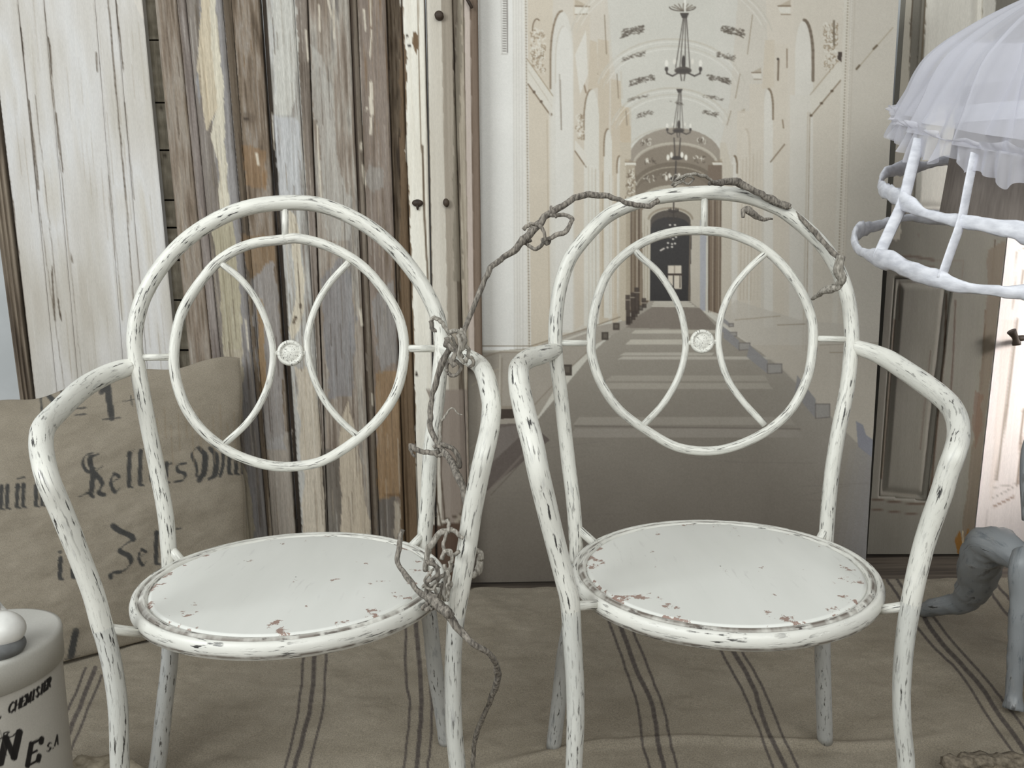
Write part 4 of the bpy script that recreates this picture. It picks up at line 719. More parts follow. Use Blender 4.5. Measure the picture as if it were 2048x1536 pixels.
# ------------------------------------------------------------------ chairs
def chair(label, pose, seatc, frame, ring, arcs, disc, struts, arms, armY, fstr, rstr, feetR, legm, cutU):
    cx, cy, th, ro = pose; c, s = math.cos(th), math.sin(th)
    def pl(p):
        x, y, z = p; a, b = math.cos(ro), math.sin(ro); x, z = a*x-b*z, b*x+a*z; return np.array([cx+c*x-s*y, cy+s*x+c*y, z])
    root = thing('metal_armchair', label, 'chair', (cx, cy, 0))
    k, yb, zs = .1351, .129, .45
    P0 = pl((0, yb, zs)); n = np.cross(pl((1, yb, zs))-P0, pl((0, yb+k, zs+1))-P0); n /= np.linalg.norm(n)
    bp = lambda pts: onplane(np.array([p[0] for p in pts], float), np.array([p[1] for p in pts], float), P0, n)
    fr = bp(frame['pts']); R = lambda P, r: r*depth(P)/F
    Cf = catmull(fr, 5); tube('back_frame', Cf, R(Cf, frame['r']), M_PAINT, root, ns=18)
    # rear legs continue each upright to the floor
    for side, pts in (('L', frame['legL']), ('R', frame['legR'])):
        up = fr[0] if side == 'L' else fr[-1]; ft = feetR[side]; py0 = frame['pts'][0 if side == 'L' else -1][1]
        q = [up]
        for (x, y) in pts:
            t = (y-py0)/(feetR['py'+side]-py0); q.append(at(np.array(float(x)), np.array(float(y)), up[1]*(1-t)+ft[1]*t))
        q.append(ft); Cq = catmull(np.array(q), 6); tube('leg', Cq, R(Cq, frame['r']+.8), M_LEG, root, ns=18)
    Cr = catmull(np.vstack([bp(ring['pts']), bp(ring['pts'][:1])]), 5)[:-1]; tube('back_ring', Cr, R(Cr, ring['r']), M_PAINT, root, ns=14, closed=True)
    for a in arcs: Ca = catmull(bp(a), 5); tube('back_arc', Ca, R(Ca, 6.8), M_PAINT, root, ns=12)
    D = bp([disc[:2]])[0]; rr = disc[2]*depth(D)/F; ex = pl((1, yb, zs))-P0; ez = np.cross(ex, n); ez /= np.linalg.norm(ez)
    nn = n*np.sign(-n[1]); h = .006
    d = lathe([(0, h*.6), (rr*.60, h*.6), (rr*.68, h*.35), (rr*.74, h), (rr*.88, h*1.1), (rr, h*.4), (rr, -h*.4), (rr*.85, -h), (0, -h)], D, ex, ez, nn, 32); mesh('medallion', d[0], d[1], M_PAINT, root, uv=d[2])
    for a in struts: Ca = bp(a[:2]); tube('spacer', Ca, R(Ca, a[2]), M_PAINT, root, ns=12)
    sx, sy, sz, ta, tb, SR = seatc; e1 = np.array([1, 0, ta]); e2 = np.array([0, 1, tb]); SC = np.array([sx, sy, sz]); th2 = th
    so = bpy.data.objects.new('tmp', None)
    d = lathe([(0, -.016), (SR*.9, -.016), (SR*.9, -.004), (SR*.886, -.002), (SR*.878, -.0003), (SR*.872, 0), (SR*.868, 0), (SR*.6, 0), (SR*.3, 0), (.001, 0)], SC, e1, e2, ns=96)
    o = mesh('seat', d[0]-SC, d[1], M_SEAT, None, uv=d[2]); o.location = Vector(SC)-root.location; o.parent = root
    rp = [(SR*.89, -.014), (SR*.895, -.005), (SR*.905, -.0005), (SR*.925, .001), (SR*.94, -.001), (SR*.948, -.004), (SR*.955, -.001), (SR*.975, .0005), (SR*.99, -.002), (SR, -.008), (SR*1.0, -.014), (SR*.985, -.021), (SR*.96, -.024), (SR*.92, -.022)]
    d = lathe(rp, SC, e1, e2, ns=128); mesh('seat_rim', d[0], d[1], M_RIM, root, uv=d[2])
    # arms + front legs
    for side, sgn in (('L', -1), ('R', 1)):
        pts = arms[side]; J = bp([pts[0]])[0]
        m3 = [(J[1], pts[0][1])]
        E3 = pl((sgn*.2712, armY[side][0], armY[side][2])); m3.append((E3[1], armY[side][1]))
        for lx, ly, lz in zip(*legm):
            q = pl((sgn*lx, ly, lz)); m3.append((q[1], float(proj(q)[1])))
        m3 = [m3[0], m3[1]]+[q for q in m3[2:] if q[1] > m3[1][1]+25]
        pyk = [q[1] for q in m3]; Yk = [q[0] for q in m3]; PY = np.array([p[1] for p in pts], float); PX = np.array([p[0] for p in pts], float)
        Q = at(PX, PY, np.interp(PY, pyk, Yk)); dq = Q[-1]-Q[-3]; ft_ = Q[-1]+dq*(-Q[-1][2]/dq[2])*np.array([.6, .6, 1]); nq = len(Q); Q = np.vstack([Q]+[Q[-1]*(1-t)+ft_*t for t in (.2, .4, .6, .8, 1)]); rad = np.array([p[2] for p in pts])*depth(Q[:nq])/F; rad = np.r_[rad, [rad[-1]]*5]
        Cq = catmull(Q, 5); rq = np.interp(np.arange(len(Cq))/5, np.arange(len(Q)), rad); cut = int(round(np.interp(fstr['J'+side], PY, np.arange(len(PY)))*5))
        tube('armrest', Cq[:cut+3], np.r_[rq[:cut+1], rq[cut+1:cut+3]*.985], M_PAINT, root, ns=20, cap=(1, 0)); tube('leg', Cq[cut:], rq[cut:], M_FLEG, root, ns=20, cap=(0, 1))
        if side in fstr:
            py = fstr[side]; xs = np.interp(py, PY, PX); a = at(np.array(xs), np.array(float(py)), np.interp(py, pyk, Yk)); b = SC+e1*(sgn*SR*.97)+e2*(-.03)+np.array([0, 0, -.014]); b = SC+np.array([0, 0, -.013])+(a-SC)*np.array([1, 1, 0])/max(np.linalg.norm((a-SC)[:2]), 1e-6)*SR*.98
            tube('strut', np.array([a, b]), .0062, M_PAINT, root, ns=12)
    for a, b in rstr:
        A_ = bp([a])[0]; v_ = (A_-SC)*np.array([1, 1, 0]); B_ = SC+np.array([0, 0, -.010])+v_/np.linalg.norm(v_)*SR*.97; tube('strut', np.array([A_, B_]), .0070, M_PAINT, root, ns=12)
    return root
M_RIM = chip_paint('chipped_rim_paint', (.68, .67, .615), (34, 420, 1), .575, smud=.3, seam=.1943)
LEG = ([.2474, .2403, .2299, .2205, .2057, .2039], [-.1276, -.1261, -.1213, -.1189, -.1246, -.1247], [.6396, .6061, .5615, .5169, .4545, .27])
poseR = (.2917, 1.0307, -.0738, .0083); poseL = (-.3036, 1.0132, .2048, -.0029)
def footw(px, py): return onfloor(np.array(float(px)), np.array(float(py)), .003)
frameR = dict(r=14.3, pts=[(1153, 1125), (1152, 1080), (1146, 1000), (1138, 936), (1129, 856), (1120, 777), (1112, 715), (1111, 650), (1118, 585), (1134, 530), (1157, 492), (1207, 438), (1259, 410), (1318, 394), (1402, 386), (1450, 387), (1497, 394), (1540, 409), (1576, 428), (1636, 480), (1672, 532), (1695, 594), (1703, 660), (1702, 700), (1694, 777), (1678, 856), (1665, 936), (1658, 1000), (1654, 1050), (1651, 1095)],
  legL=[(1150, 1180), (1141, 1240), (1128, 1310), (1118, 1400)], legR=[(1647, 1180), (1645, 1290), (1647, 1380)])
ringR = dict(r=9.3, pts=[(1406, 461), (1457, 467), (1517, 491), (1564, 530), (1604, 586), (1624, 642), (1625, 697), (1614, 757), (1584, 816), (1537, 860), (1477, 890), (1418, 902), (1354, 894), (1295, 862), (1239, 820), (1203, 769), (1185, 717), (1182, 677), (1189, 618), (1211, 554), (1247, 511), (1298, 479), (1354, 463)])
arcsR = [[(1269, 499), (1283, 515), (1314, 542), (1342, 582), (1362, 626), (1371, 677), (1368, 717), (1354, 761), (1326, 808), (1281, 856)], [(1533, 505), (1497, 538), (1465, 578), (1445, 622), (1437, 669), (1439, 705), (1453, 753), (1481, 797), (1529, 850)]]
strR = [((1409, 392), (1408, 458), 7), ((1112, 686), (1182, 686), 6.2), ((1626, 677), (1702, 679), 6.2), ((1372, 686), (1384, 686), 5), ((1422, 684), (1438, 684), 5)]
armsR = dict(eL=3, eR=6, L=[(1112, 700, 15), (1085, 709, 19), (1058, 717, 20), (1040, 731, 20), (1037, 750, 21), (1040, 780, 22), (1047, 814, 22.5), (1055, 848, 23), (1066, 890, 23), (1077, 945, 22.5), (1091, 1004, 22), (1105, 1062, 21), (1120, 1121, 20.5), (1131, 1165, 20), (1140, 1205, 20), (1145, 1282, 19), (1150, 1365, 18.5), (1151, 1448, 18), (1148, 1531, 17)],
  R=[(1706, 692, 14), (1743, 704, 16.5), (1775, 718, 19), (1811, 741, 20), (1847, 766, 21), (1879, 790, 21), (1901, 812, 21), (1914, 838, 21), (1917, 872, 21), (1910, 904, 21), (1897, 940, 21), (1883, 987, 21), (1865, 1037, 20.5), (1850, 1083, 20), (1836, 1137, 19.5), (1822, 1205, 19), (1810, 1279, 18), (1804, 1349, 17.5), (1803, 1401, 17), (1805, 1454, 17), (1812, 1523, 16.5)])
fR = dict(L=footw(1107, 1494), R=footw(1650, 1484), pyL=1494, pyR=1484)
chairR = chair('white distressed metal armchair at right, standing before the printed hall backdrop', poseR, (.2887, 1.0333, .4493, .024, .0067, .2088), frameR, ringR, arcsR, (1404, 683, 24), strR, armsR, dict(L=(-.0373, 748, .7283), R=(-.0634, 838, .673)), dict(L=1213, R=1211, JL=1213, JR=1211), [((1155, 1056), 0), ((1657, 1048), 0)], fR, LEG, 0)
frameL = dict(r=15.2, pts=[(340, 1140), (337, 1094), (331, 1029), (315, 942), (297, 854), (281, 767), (270, 700), (270, 660), (278, 620), (292, 583), (322, 534), (372, 480), (438, 437), (501, 414), (565, 406), (629, 408), (683, 425), (740, 456), (791, 500), (834, 554), (862, 602), (878, 645), (883, 690), (880, 740), (872, 820), (861, 901), (856, 990), (850, 1063), (847, 1120)],
  legL=[(340, 1200), (340, 1310), (330, 1401), (319, 1502)], legR=[(849, 1180), (859, 1236), (871, 1346), (884, 1420)])
ringL = dict(r=10.2, pts=[(567, 479), (499, 489), (440, 520), (392, 576), (361, 633), (348, 704), (352, 758), (370, 812), (399, 855), (435, 887), (477, 912), (535, 930), (585, 933), (639, 924), (683, 901), (726, 869), (762, 833), (791, 787), (805, 737), (808, 686), (798, 636), (769, 583), (733, 540), (694, 511), (647, 489), (597, 477)])
arcsL = [[(442, 527), (481, 558), (513, 600), (535, 651), (546, 704), (540, 758), (520, 808), (492, 848), (449, 888)], [(697, 525), (658, 568), (633, 611), (617, 661), (615, 704), (626, 751), (647, 797), (680, 840), (720, 876)]]
strL = [((571, 408), (570, 478), 6.5), ((272, 715), (348, 714), 7), ((808, 697), (882, 697), 7.5), ((546, 706), (558, 706), 5), ((604, 706), (615, 706), 5)]
armsL = dict(eL=5, eR=3, L=[(266, 733, 16), (245, 738, 19), (212, 750, 20), (166, 776, 21), (122, 817, 21), (92, 848, 22), (83, 872, 22), (84, 907, 22), (96, 959, 22), (118, 1011, 21.5), (140, 1064, 21), (160, 1116, 20), (186, 1185, 20), (203, 1247, 20), (214, 1285, 19), (228, 1351, 18.5), (237, 1426, 18.5), (240, 1536, 18)],
  R=[(885, 697, 14), (912, 707, 15), (940, 717, 17), (960, 731, 18), (971, 752, 19), (979, 785, 19.5), (983, 814, 19.5), (979, 860, 20), (969, 905, 20), (956, 965, 20), (944, 1026, 20), (937, 1076, 20), (929, 1125, 20), (921, 1176, 19.5), (914, 1220, 18.5), (909, 1272, 17), (906, 1330, 17), (906, 1400, 17), (909, 1470, 17), (915, 1536, 17)])
cL, sL = math.cos(.2048), math.sin(.2048)
def plL(x, y): return np.array([-.3036+cL*x-sL*y, 1.0132+sL*x+cL*y, .003])
fL = dict(L=footw(307, 1580), R=footw(893, 1484), pyL=1580, pyR=1484)
chairL = chair('white distressed metal armchair at left, turned slightly, standing before the salvaged doors', poseL, (-.3019, 1.0164, .4483, -.019, -.0206, .207), frameL, ringL, arcsL, (581, 706, 26), strL, armsL, dict(L=(-.0634, 868, .673), R=(-.0373, 757, .7283)), dict(L=1256, R=1212, JL=1256, JR=1230), [((338, 1094), 0), ((851, 1064), 0)], fL, LEG, 0)

# ------------------------------------------------------------------ dried vine garland
vine = thing('dried_vine', 'twisted dried grey vine garland strung between the two armchairs', 'vine', (-.05, 1.05, .5))
def vt(name, pts, Y, r, mat=M_BARK, wob=.28, n=5):
    p = np.array([q[:2] for q in pts], float); Yk = np.interp(np.linspace(0, 1, len(p)), np.linspace(0, 1, len(Y)), Y) if isinstance(Y, (list, tuple)) else np.full(len(p), Y)
    Q = catmull(at(p[:, 0], p[:, 1], Yk), n); rr = np.interp(np.linspace(0, 1, len(Q)), np.linspace(0, 1, len(r)), r) if isinstance(r, (list, tuple)) else np.full(len(Q), r)
    m = len(Q); Q = Q+np.stack([vn(np.arange(m)*.55, np.full(m, 3.3+len(vine.children)), 6+j)-.5 for j in range(3)], -1)*.0028
    return tube(name, Q, rr*depth(Q)/F*(1.0), mat, vine, ns=9, wob=wob)
YV = 1.10
vt('stem', [(925, 668), (939, 631), (956, 590), (970, 557), (990, 526), (1017, 509), (1044, 485), (1068, 458), (1091, 435), (1125, 411), (1152, 396), (1179, 389), (1206, 392), (1230, 397), (1254, 404), (1275, 410), (1300, 412), (1318, 400)], [1.10, 1.12, 1.17, 1.19], [5, 5.5, 6, 7.5, 7, 6, 5.5, 5, 5])
vt('tendril', [(1100, 428), (1108, 431), (1132, 430), (1144, 441), (1132, 462), (1112, 470), (1091, 482), (1074, 497), (1058, 492), (1047, 482)], [1.14, 1.10, 1.13], [4, 4.5, 4.5, 4, 3])
vt('tendril', [(1047, 458), (1061, 448), (1078, 450), (1088, 462), (1090, 482)], [1.10, 1.10], [4, 3.5, 3])
vt('knot', [(1040, 478), (1050, 481), (1062, 478)], 1.13, [5, 9, 6]); vt('knot', [(1084, 478), (1092, 484), (1100, 476)], 1.11, [4, 7, 4]); vt('tendril', [(1101, 411), (1106, 424), (1112, 434)], 1.12, [2, 4, 3])
vt('stem', [(1345, 370), (1356, 357), (1368, 352), (1384, 349), (1400, 350), (1416, 355), (1428, 366)], [1.15, 1.12, 1.15], 3.2, M_BARKL); vt('tendril', [(1348, 372), (1362, 364), (1374, 352), (1388, 358), (1378, 368), (1366, 362), (1372, 350)], 1.14, 2.2, M_BARKL); vt('tendril', [(1345, 362), (1352, 350), (1360, 362), (1350, 368)], 1.14, 1.8, M_BARKL)
vt('stem', [(1420, 366), (1436, 366), (1452, 364), (1476, 366), (1500, 378), (1530, 392), (1556, 404), (1574, 412), (1582, 414)], [1.15, 1.20, 1.205, 1.2], [4, 6, 7, 8, 6, 6, 8, 7, 4])
vt('stem', [(1590, 425), (1610, 444), (1634, 470), (1660, 500), (1680, 520)], [1.21, 1.17], [3, 5, 5, 6]); vt('dry_leaf', [(1684, 512), (1678, 540), (1683, 560), (1676, 574), (1660, 578), (1646, 582), (1636, 592), (1624, 598)], [1.12, 1.12, 1.14, 1.17], [7, 10, 8, 7, 9, 7, 5, 3], M_BARKL)
vt('tendril', [(1486, 434), (1487, 421), (1496, 420), (1508, 430), (1522, 437), (1544, 438)], [1.16, 1.17], [3, 5, 8, 7, 5, 2])
# junction tangle on the left chair
J = [([(861, 638), (870, 637), (880, 642), (888, 652), (897, 666), (905, 678), (912, 692), (920, 704), (928, 716)], 4, 1.08), ([(861, 640), (863, 650), (870, 664)], 4.5, 1.09), ([(900, 664), (912, 662), (922, 668), (928, 682), (924, 696), (914, 700), (904, 694), (898, 682), (902, 670)], 4.5, 1.07), ([(895, 742), (894, 730), (902, 722), (914, 724), (920, 734), (916, 746), (904, 752), (896, 746)], 3.5, 1.07), ([(914, 668), (921, 690), (918, 708), (926, 724), (934, 716)], 4, 1.06), ([(893, 676), (892, 690), (902, 694), (912, 706), (904, 720), (910, 732)], 5, 1.06), ([(920, 660), (930, 672), (932, 690), (938, 706), (930, 726)], 4, 1.08), ([(938, 735), (946, 728), (944, 716), (932, 714)], 3.5, 1.07)]
for p, r, y in J: vt('tendril', p, y, r, random.choice([M_BARK, M_BARKL]))
vt('stem', [(900, 690), (895, 706), (878, 746), (868, 780), (861, 814), (861, 841), (863, 864), (875, 888), (892, 908), (905, 926), (915, 950), (927, 977), (933, 1012), (936, 1040)], [1.08, 1.10, 1.08, 1.02, .99], [6, 7, 6, 6, 5, 5, 6, 7, 6, 5])
vt('twig', [(878, 890), (880, 869), (883, 845), (892, 830), (903, 817), (914, 824), (924, 830)], 1.07, [4, 3, 2, 1.2], M_BARKL); vt('twig', [(880, 902), (863, 906), (845, 903), (830, 897), (822, 890), (822, 902), (830, 914)], 1.07, [5, 5, 5, 6, 4, 2])
for p, r in [([(866, 896), (880, 892), (888, 904), (876, 912), (868, 902)], 4), ([(880, 888), (896, 892), (910, 902), (918, 918), (920, 934), (910, 928), (898, 920)], 5), ([(884, 906), (896, 914), (906, 926), (916, 938)], 6)]: vt('tendril', p, 1.06, r)
# tangle by the seat edge and trailing tail
vt('twig', [(805, 1058), (800, 1078), (797, 1095), (796, 1124), (814, 1154), (839, 1183), (866, 1205)], [.94, .93, .9], [4, 5, 5.5, 6, 6.5])
vt('stem', [(851, 1140), (853, 1112), (861, 1092), (876, 1070), (890, 1062), (900, 1060), (912, 1066), (926, 1076)], [.93, .92], [5.5, 6, 6.5, 5, 3.5], M_BARKL); vt('twig', [(893, 1038), (898, 1050), (895, 1062), (890, 1078), (886, 1092), (892, 1104), (904, 1110), (920, 1102)], .92, [4, 3, 3.5, 4], M_BARKL)
vt('tendril', [(884, 1118), (888, 1104), (900, 1102), (904, 1116), (900, 1134), (893, 1150), (890, 1170), (888, 1200)], .905, [4.5, 4, 4, 4], M_BARKL)
rs = random.Random(11)
for k in range(11):
    x0 = rs.uniform(850, 896); y0 = rs.uniform(1126, 1190); L = [(x0, y0)]; a = rs.uniform(0, 6.28)
    for j in range(5): a += rs.uniform(-1.1, 1.1); x0 = min(max(x0+13*math.cos(a), 846), 902); y0 = min(max(y0+15*math.sin(a), 1122), 1216); L.append((x0, y0))
    vt('tendril', L, rs.uniform(.885, .92), rs.uniform(2.6, 4.8), rs.choice([M_BARK, M_BARKL]))
vt('stem', [(858, 1190), (868, 1200), (884, 1218), (898, 1234), (922, 1262), (947, 1286), (976, 1305), (993, 1331), (994, 1365), (984, 1395), (968, 1428), (954, 1465), (947, 1508), (947, 1545), (950, 1580)], [.90, .88, .87, .95, 1.02, 1.05], [8, 9, 8, 6, 6, 6.5, 5.5, 5, 4.5, 4.5]); vt('knot', [(884, 1214), (894, 1224), (904, 1232)], .87, [6, 11, 6])
vt('dry_leaf', [(950, 1098), (962, 1108), (958, 1124), (958, 1140), (948, 1152), (942, 1158)], .97, [3, 6, 7, 8, 5, 2], M_BARKL); vt('dry_leaf', [(945, 1100), (956, 1104), (964, 1106)], .97, [2, 4, 1])

# ------------------------------------------------------------------ hat box and little shoe
ZB = 1.2
C_ = at(np.array(-50.), np.array(1280.), ZB-.12); ht = float(C_[2]); rb = 148*float(depth(C_))/F; BX, BY = float(C_[0]), float(C_[1])
TC = Canvas(-240, 1180, 160, 1800, (178, 174, 166)); TC.a += (fbm(TC.X/30, TC.Y/30, 2)[..., None]-.5)*8
TK = (26, 24, 24)
LET = {'C': [[(.9, .8), (.6, 1), (.25, .85), (.08, .5), (.22, .12), (.55, 0), (.9, .2)]], 'H': [[(.1, 0), (.1, 1)], [(.8, 0), (.8, 1)], [(.1, .5), (.8, .5)]], 'E': [[(.15, 0), (.15, 1)], [(.15, 1), (.8, 1), (.8, .82)], [(.15, .52), (.6, .52)], [(.15, 0), (.82, 0), (.84, .2)]], 'M': [[(.08, 0), (.12, 1)], [(.12, 1), (.5, .1), (.88, 1)], [(.88, 1), (.92, 0)]], 'I': [[(.5, 0), (.5, 1)], [(.3, 0), (.7, 0)], [(.3, 1), (.7, 1)]], 'S': [[(.82, .82), (.5, 1), (.2, .8), (.45, .52), (.8, .25), (.5, 0), (.15, .18)]], 'R': [[(.15, 0), (.15, 1)], [(.15, 1), (.6, 1), (.8, .76), (.55, .5), (.15, .5)], [(.5, .5), (.88, 0)]], 'N': [[(.1, 0), (.1, 1)], [(.1, 1), (.85, 0)], [(.85, 0), (.85, 1)]], 'V': [[(.05, 1), (.45, 0), (.85, 1)]], 'A': [[(.05, 0), (.45, 1), (.85, 0)], [(.2, .35), (.7, .35)]], '.': [[(.2, .05), (.3, .05)]], ',': [[(.3, .1), (.2, -.15)]]}
def word(cv, txt, x, y, ux, uy, hx, hy, adv=1.0, wd=3., shrink=1., col=TK):
    for ch in txt:
        for st in LET.get(ch, []):
            q = [(x+ux*a+hx*b, y+uy*a+hy*b) for a, b in st]; q = [tuple(z) for z in catmull(np.array(q), 4)] if len(q) > 3 and ch in 'CSR' else q
            cv.line(q, wd, col, .95, nib=math.atan2(hy, hx)+1.57 if False else .1)
            cv.line(q, 1.0, col, .7)
        x += ux*adv; y += uy*adv; ux *= shrink; hx *= shrink**.4
word(TC, 'CHEMISIER', 16, 1428, 12.6, -6.2, 3.2, -20, 1.0, 4.2, .925)
word(TC, 'VIN', -86, 1560, 44, -16, 12, -50, 1.0, 14, .9); word(TC, 'E', 50, 1534, 32, -16, 8, -44, 1, 10); word(TC, 'S.', 91, 1506, 12, -7, 3, -17, 1, 3.5); word(TC, 'A', 109, 1492, 8, -4, 2, -20, 1, 3); word(TC, ',', -2, 1436, 12, -6, 2, -12, 1, 3)
TC.line([(0, 1478), (10, 1474), (18, 1464), (8, 1466), (6, 1478), (26, 1472), (34, 1464)], 2.6, TK, .9); TC.line([(0, 1460), (14, 1512)], 1.5, (70, 66, 62), .6)
hb = thing('hat_box', 'round whitish lidded box with black serif lettering at lower left corner', 'box', (BX, BY, 0))
def cyl(name, prof, mat, parent, cv, ns=820):
    d = lathe(prof, (BX, BY, 0), ns=ns); px, py = proj(d[0]); return mesh(name, d[0], d[1], mat, parent, col=lin(cv.sample(px, py)))
zs_ = np.linspace(.012, ht-.035, 150); cyl('body', [(0, .012)]+[(rb*.985, z) for z in zs_]+[(0, ht-.034)], M_BOXP, hb, TC)
LC = Canvas(-260, 1180, 160, 1420, (190, 188, 181)); LC.a += (fbm(LC.X/20, LC.Y/20, 5)[..., None]-.5)*8
cyl('lid', [(rb*.99, ht-.048), (rb*1.015, ht-.048), (rb*1.02, ht-.010), (rb*1.022, ht-.006), (rb*1.01, ht), (rb*.96, ht+.001), (0, ht+.001)], M_BOXP, hb, LC, 96)
sh = thing('baby_shoe', 'small white leather shoe with grey sole standing on the hat box lid', 'shoe', (BX+.04, BY-.04, ht))
def blob(name, c, rx, ry, rz, mat, parent, fn=None, n=28):
    a, b = np.meshgrid(np.linspace(0, 2*np.pi, n*2, endpoint=False), np.linspace(.02, np.pi-.02, n)); P = np.stack([np.cos(a)*np.sin(b)*rx, np.sin(a)*np.sin(b)*ry, np.cos(b)*rz], -1)
    if fn: P = fn(P)
    return mesh(name, (P+np.array(c)).reshape(-1, 3), gridfaces(n, n*2, True), mat, parent)
sc0 = float(depth(np.array([BX, BY-.03, ht+.03])))/F
def shoe_shape(P):
    x = P[..., 0].copy(); P[..., 2] *= 1+.35*np.clip(-x/(60*sc0), 0, 1); P[..., 2] = np.maximum(P[..., 2], -30*sc0); return P
T = at(np.array(-5.), np.array(1262.), BY-.045)
zc = ht+.0305
blob('upper', (T[0], BY-.045, ht+.036), 52*sc0, 40*sc0, 38*sc0, M_LEATH, sh, shoe_shape); M_SOLE = plain('grey_sole', (.16, .165, .165), .6, (.10, .10, .10))
def flat(P): P[..., 2] = np.clip(P[..., 2], -.012, .010); return P
blob('sole', (T[0]-.002, BY-.047, ht+.0135), 53*sc0, 42*sc0, .02, M_SOLE, sh, flat)
C2 = at(np.array([-30., -14., -2., 8., 16.]), np.array([1170., 1200., 1215., 1224., 1236.]), BY-.03); tube('bead_trim', catmull(C2, 5), .005, M_LEATH, sh, ns=10, wob=.6)
blob('ankle', (T[0]-.024, BY-.044, ht+.062), .027, .024, .034, M_LEATH, sh)

# ------------------------------------------------------------------ cloth bundles at the bottom edge
def bundle(name, pts, r, Y, mat, label, n=5):
    p = np.array(pts, float); Q = catmull(onfloor(p[:, 0], p[:, 1], .03), 8); V = []; rr = r*(1+.5*(vn(np.arange(len(Q))*.5, np.full(len(Q), 2.), 3)-.5)); rr[0] *= .3; rr[-1] *= .3
    d = tubedata(Q, rr, ns=24, flat=.75, wob=.35, seed=3); o = joinmesh(name, [d], mat, None); o.data.vertices; tag(o, label, 'cloth'); return o
bundle('cream_throw', [(95, 1560), (150, 1545), (210, 1548), (270, 1572)], .028, 1., M_FUR, 'cream fluffy throw peeking in at the bottom edge beside the hat box')
bundle('burlap_throw', [(1890, 1532), (1930, 1524), (1985, 1522), (2040, 1530), (2090, 1548)], .016, 1., M_BURL, 'brown crumpled burlap peeking in at the bottom right corner')

# ------------------------------------------------------------------ lamp: crinoline gauze over hoops on a grey carved stand
AX, AYY = 1.04, 1.45
lamp = thing('floor_lamp', 'white gauze crinoline lampshade with bare ribbon hoops on grey carved stand', 'lamp', (AX, AYY, 0))
def ring3(r, z, t, phi): return np.stack([AX-r*np.cos(phi), AYY-r*np.sin(phi), z-r*np.sin(phi)*t], -1)
LOW, UPH, HEM = (.3674, .886, .2616), (.3244, .9882, .3466), (.3083, 1.0826, .3937)
prof = catmull(np.array([(.035, 1.375, .2), (.07, 1.352, .25), (.12, 1.325, .27), (.165, 1.297, .28), (.205, 1.268, .3), (.238, 1.238, .3), (.258, 1.205, .31), (.272, 1.17, .32), (.288, 1.135, .36), (.298, 1.108, .38)]), 6)
nu = 460; phi = np.linspace(0, 2*math.pi, nu); nvp = len(prof); P = np.zeros((nvp, nu, 3))
for j in range(nvp):
    t = j/(nvp-1); q = ring3(*prof[j], phi); amp = .013*min(1, t*3)
    w_ = np.sin(phi*15+1.5*np.sin(phi*3)+t*.8)+.5*np.sin(phi*29+2)+.3*np.sin(phi*47+t*3)
    q[:, 0] += -amp*w_*np.cos(phi); q[:, 1] += -amp*w_*np.sin(phi); q[:, 2] += -.010*t*np.abs(np.sin(phi*5.5))*np.sin(phi*.5)**2; P[j] = q
P[:, -1] = P[:, 0]; sheet('gauze_cover', P, M_GAUZE, lamp)
P = np.zeros((20, nu, 3))
for j in range(20):
    t = j/19; r, z, tl_ = .20+.085*t, 1.262-.135*t, .3+.06*t; q = ring3(r, z, tl_, phi); w_ = np.sin(phi*11+2*np.sin(phi*2))+.6*np.sin(phi*23); q[:, 0] += -.009*w_*np.cos(phi); q[:, 1] += -.009*w_*np.sin(phi); P[j] = q
P[:, -1] = P[:, 0]; sheet('gauze_lining', P, M_GAUZE, lamp)
nvh, nuh = 26, 1300; ph = np.linspace(0, 2*math.pi, nuh)
def ruffle(name, r0, z0, t0, dr, dz, a0, a1, fr, drop):
    P = np.zeros((nvh, nuh, 3)); k1, k2, k3 = fr
    for j in range(nvh):
        t = j/(nvh-1); q = ring3(r0+dr*t*(1-.3*t), z0+dz*t, t0, ph); w_ = np.sin(ph*k1+3*np.sin(ph*6))+.6*np.sin(ph*k2+1)+.5*np.sin(ph*k3+t*2); amp = a0+(a1-a0)*t
        q[:, 0] += -amp*w_*np.cos(ph); q[:, 1] += -amp*w_*np.sin(ph); q[:, 2] += drop*t*(np.sin(ph*11+1)+.6*np.cos(ph*29)+.35*np.sin(ph*61)); P[j] = q
    P[:, -1] = P[:, 0]; return sheet(name, P, M_HEM, lamp)
ruffle('hem_ruffle', .297, 1.112, .385, .010, -.040, .003, .011, (44, 83, 23), -.009)
ruffle('frill', .297, 1.110, .38, .022, .012, .002, .007, (61, 97, 31), .005)
def hoop(p, rpx, seed, n=220):
    f = np.linspace(0, 2*math.pi, n, endpoint=False); C = ring3(*p, f); C[:, 2] += .004*np.sin(f*9+seed); r = rpx*.58/F*(1+.30*np.sin(f*7+seed)+.15*np.sin(f*17))
    SEED[0] += 1; d = tubedata(C, r, ns=14, flat=2.0, wob=.3, seed=SEED[0], closed=True, upv=(0, -.3, 1)); joinmesh('hoop_ribbon', [d], M_RIB, lamp)
hoop(LOW, 17, 0.); hoop(UPH, 16, 2.)
for f_ in (.06, .47, 1.0, 1.5, 2.05, 2.6, 3.2, 3.8, 4.6):       # tapes joining hem, upper hoop and lower hoop
    f = np.array([f_]); a = ring3(.300, 1.10, .385, f)[0]; b = ring3(*UPH, f)[0]; c = ring3(*LOW, f)[0]
    tube('tape', catmull(np.array([a, b*.5+a*.5, b, (b+c)/2, c]), 4), .0115, M_RIB, lamp, ns=10, flat=.25, upv=(math.sin(f[0]), -math.cos(f[0]), 0))
d = lathe([(.216, .955), (.190, 1.19), (.188, 1.19), (.213, .957)], (AX, AYY, 0), e2=(0, 1, .15), ns=96); mesh('drum_shade', d[0], d[1], M_DRUM, lamp)
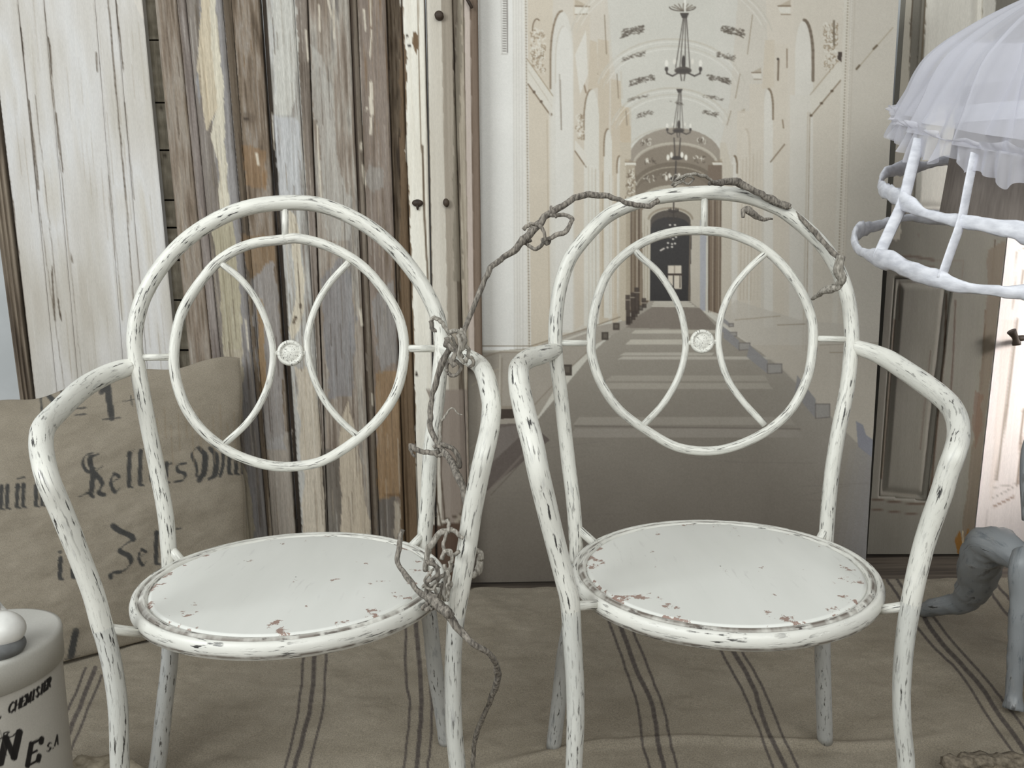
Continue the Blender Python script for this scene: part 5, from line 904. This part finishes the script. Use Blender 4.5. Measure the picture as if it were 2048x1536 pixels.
d = lathe([(.2005, 1.125), (.2015, 1.14), (.1985, 1.155)], (AX, AYY, 0), e2=(0, 1, .15), ns=96); mesh('shade_band', d[0], d[1], M_RIB, lamp)
topz = 1.375
hubz = .26
tube('pole', np.array([(AX, AYY, hubz), (AX, AYY, .5), (AX, AYY, .7), (AX, AYY, topz-.01)]), [.012, .018, .012, .008], M_GREYP, lamp, ns=16)
f1 = onfloor(np.array(1850.), np.array(1232.)); f2 = onfloor(np.array(2028.), np.array(1432.))
hub = np.array([AX, AYY, hubz])
def legp(pts, Ys, rs_):
    p = np.array(pts, float); Q = catmull(np.vstack([at(p[:, 0], p[:, 1], np.array(Ys)), hub]), 6); r = np.interp(np.arange(len(Q))/6, np.arange(len(rs_)), rs_)*depth(Q)/F; tube('leg', Q, r, M_GREYP, lamp, ns=20, wob=.12, flat=.9)
y1, y2 = float(f1[1]), float(f2[1])
legp([(1844, 1222), (1875, 1212), (1925, 1203), (1952, 1165), (1962, 1120), (1982, 1088), (2020, 1102)], np.linspace(y1, AYY+.05, 7), [14, 19, 24, 34, 42, 42, 34, 30])
legp([(2026, 1418), (2028, 1385), (2034, 1300), (2042, 1200), (2052, 1120)], np.linspace(y2, AYY-.03, 5), [20, 15, 17, 21, 30, 30])
q1, q2 = f1-np.array([AX, AYY, 0]), f2-np.array([AX, AYY, 0])
for (dx, dy) in ((-q1[0], -q1[1]+.05), (-q2[0]+.1, -q2[1])):
    Q = catmull(np.array([(AX+dx, AYY+dy, .018), (AX+dx*.8, AYY+dy*.8, .03), (AX+dx*.55, AYY+dy*.55, .13), (AX+dx*.3, AYY+dy*.3, .24), hub]), 6); tube('leg', Q, np.interp(np.linspace(0, 1, len(Q)), [0, .5, 1], [.016, .03, .03]), M_GREYP, lamp, ns=18, wob=.1)
scr = at(np.array([2047., 2043., 2046., 2060.]), np.array([1040., 960., 900., 862.]), AYY-.1); scr[:, 0] += .006; tube('scroll', catmull(scr, 5), .008, M_GREYP, lamp, ns=14)
bpy.context.view_layer.update()
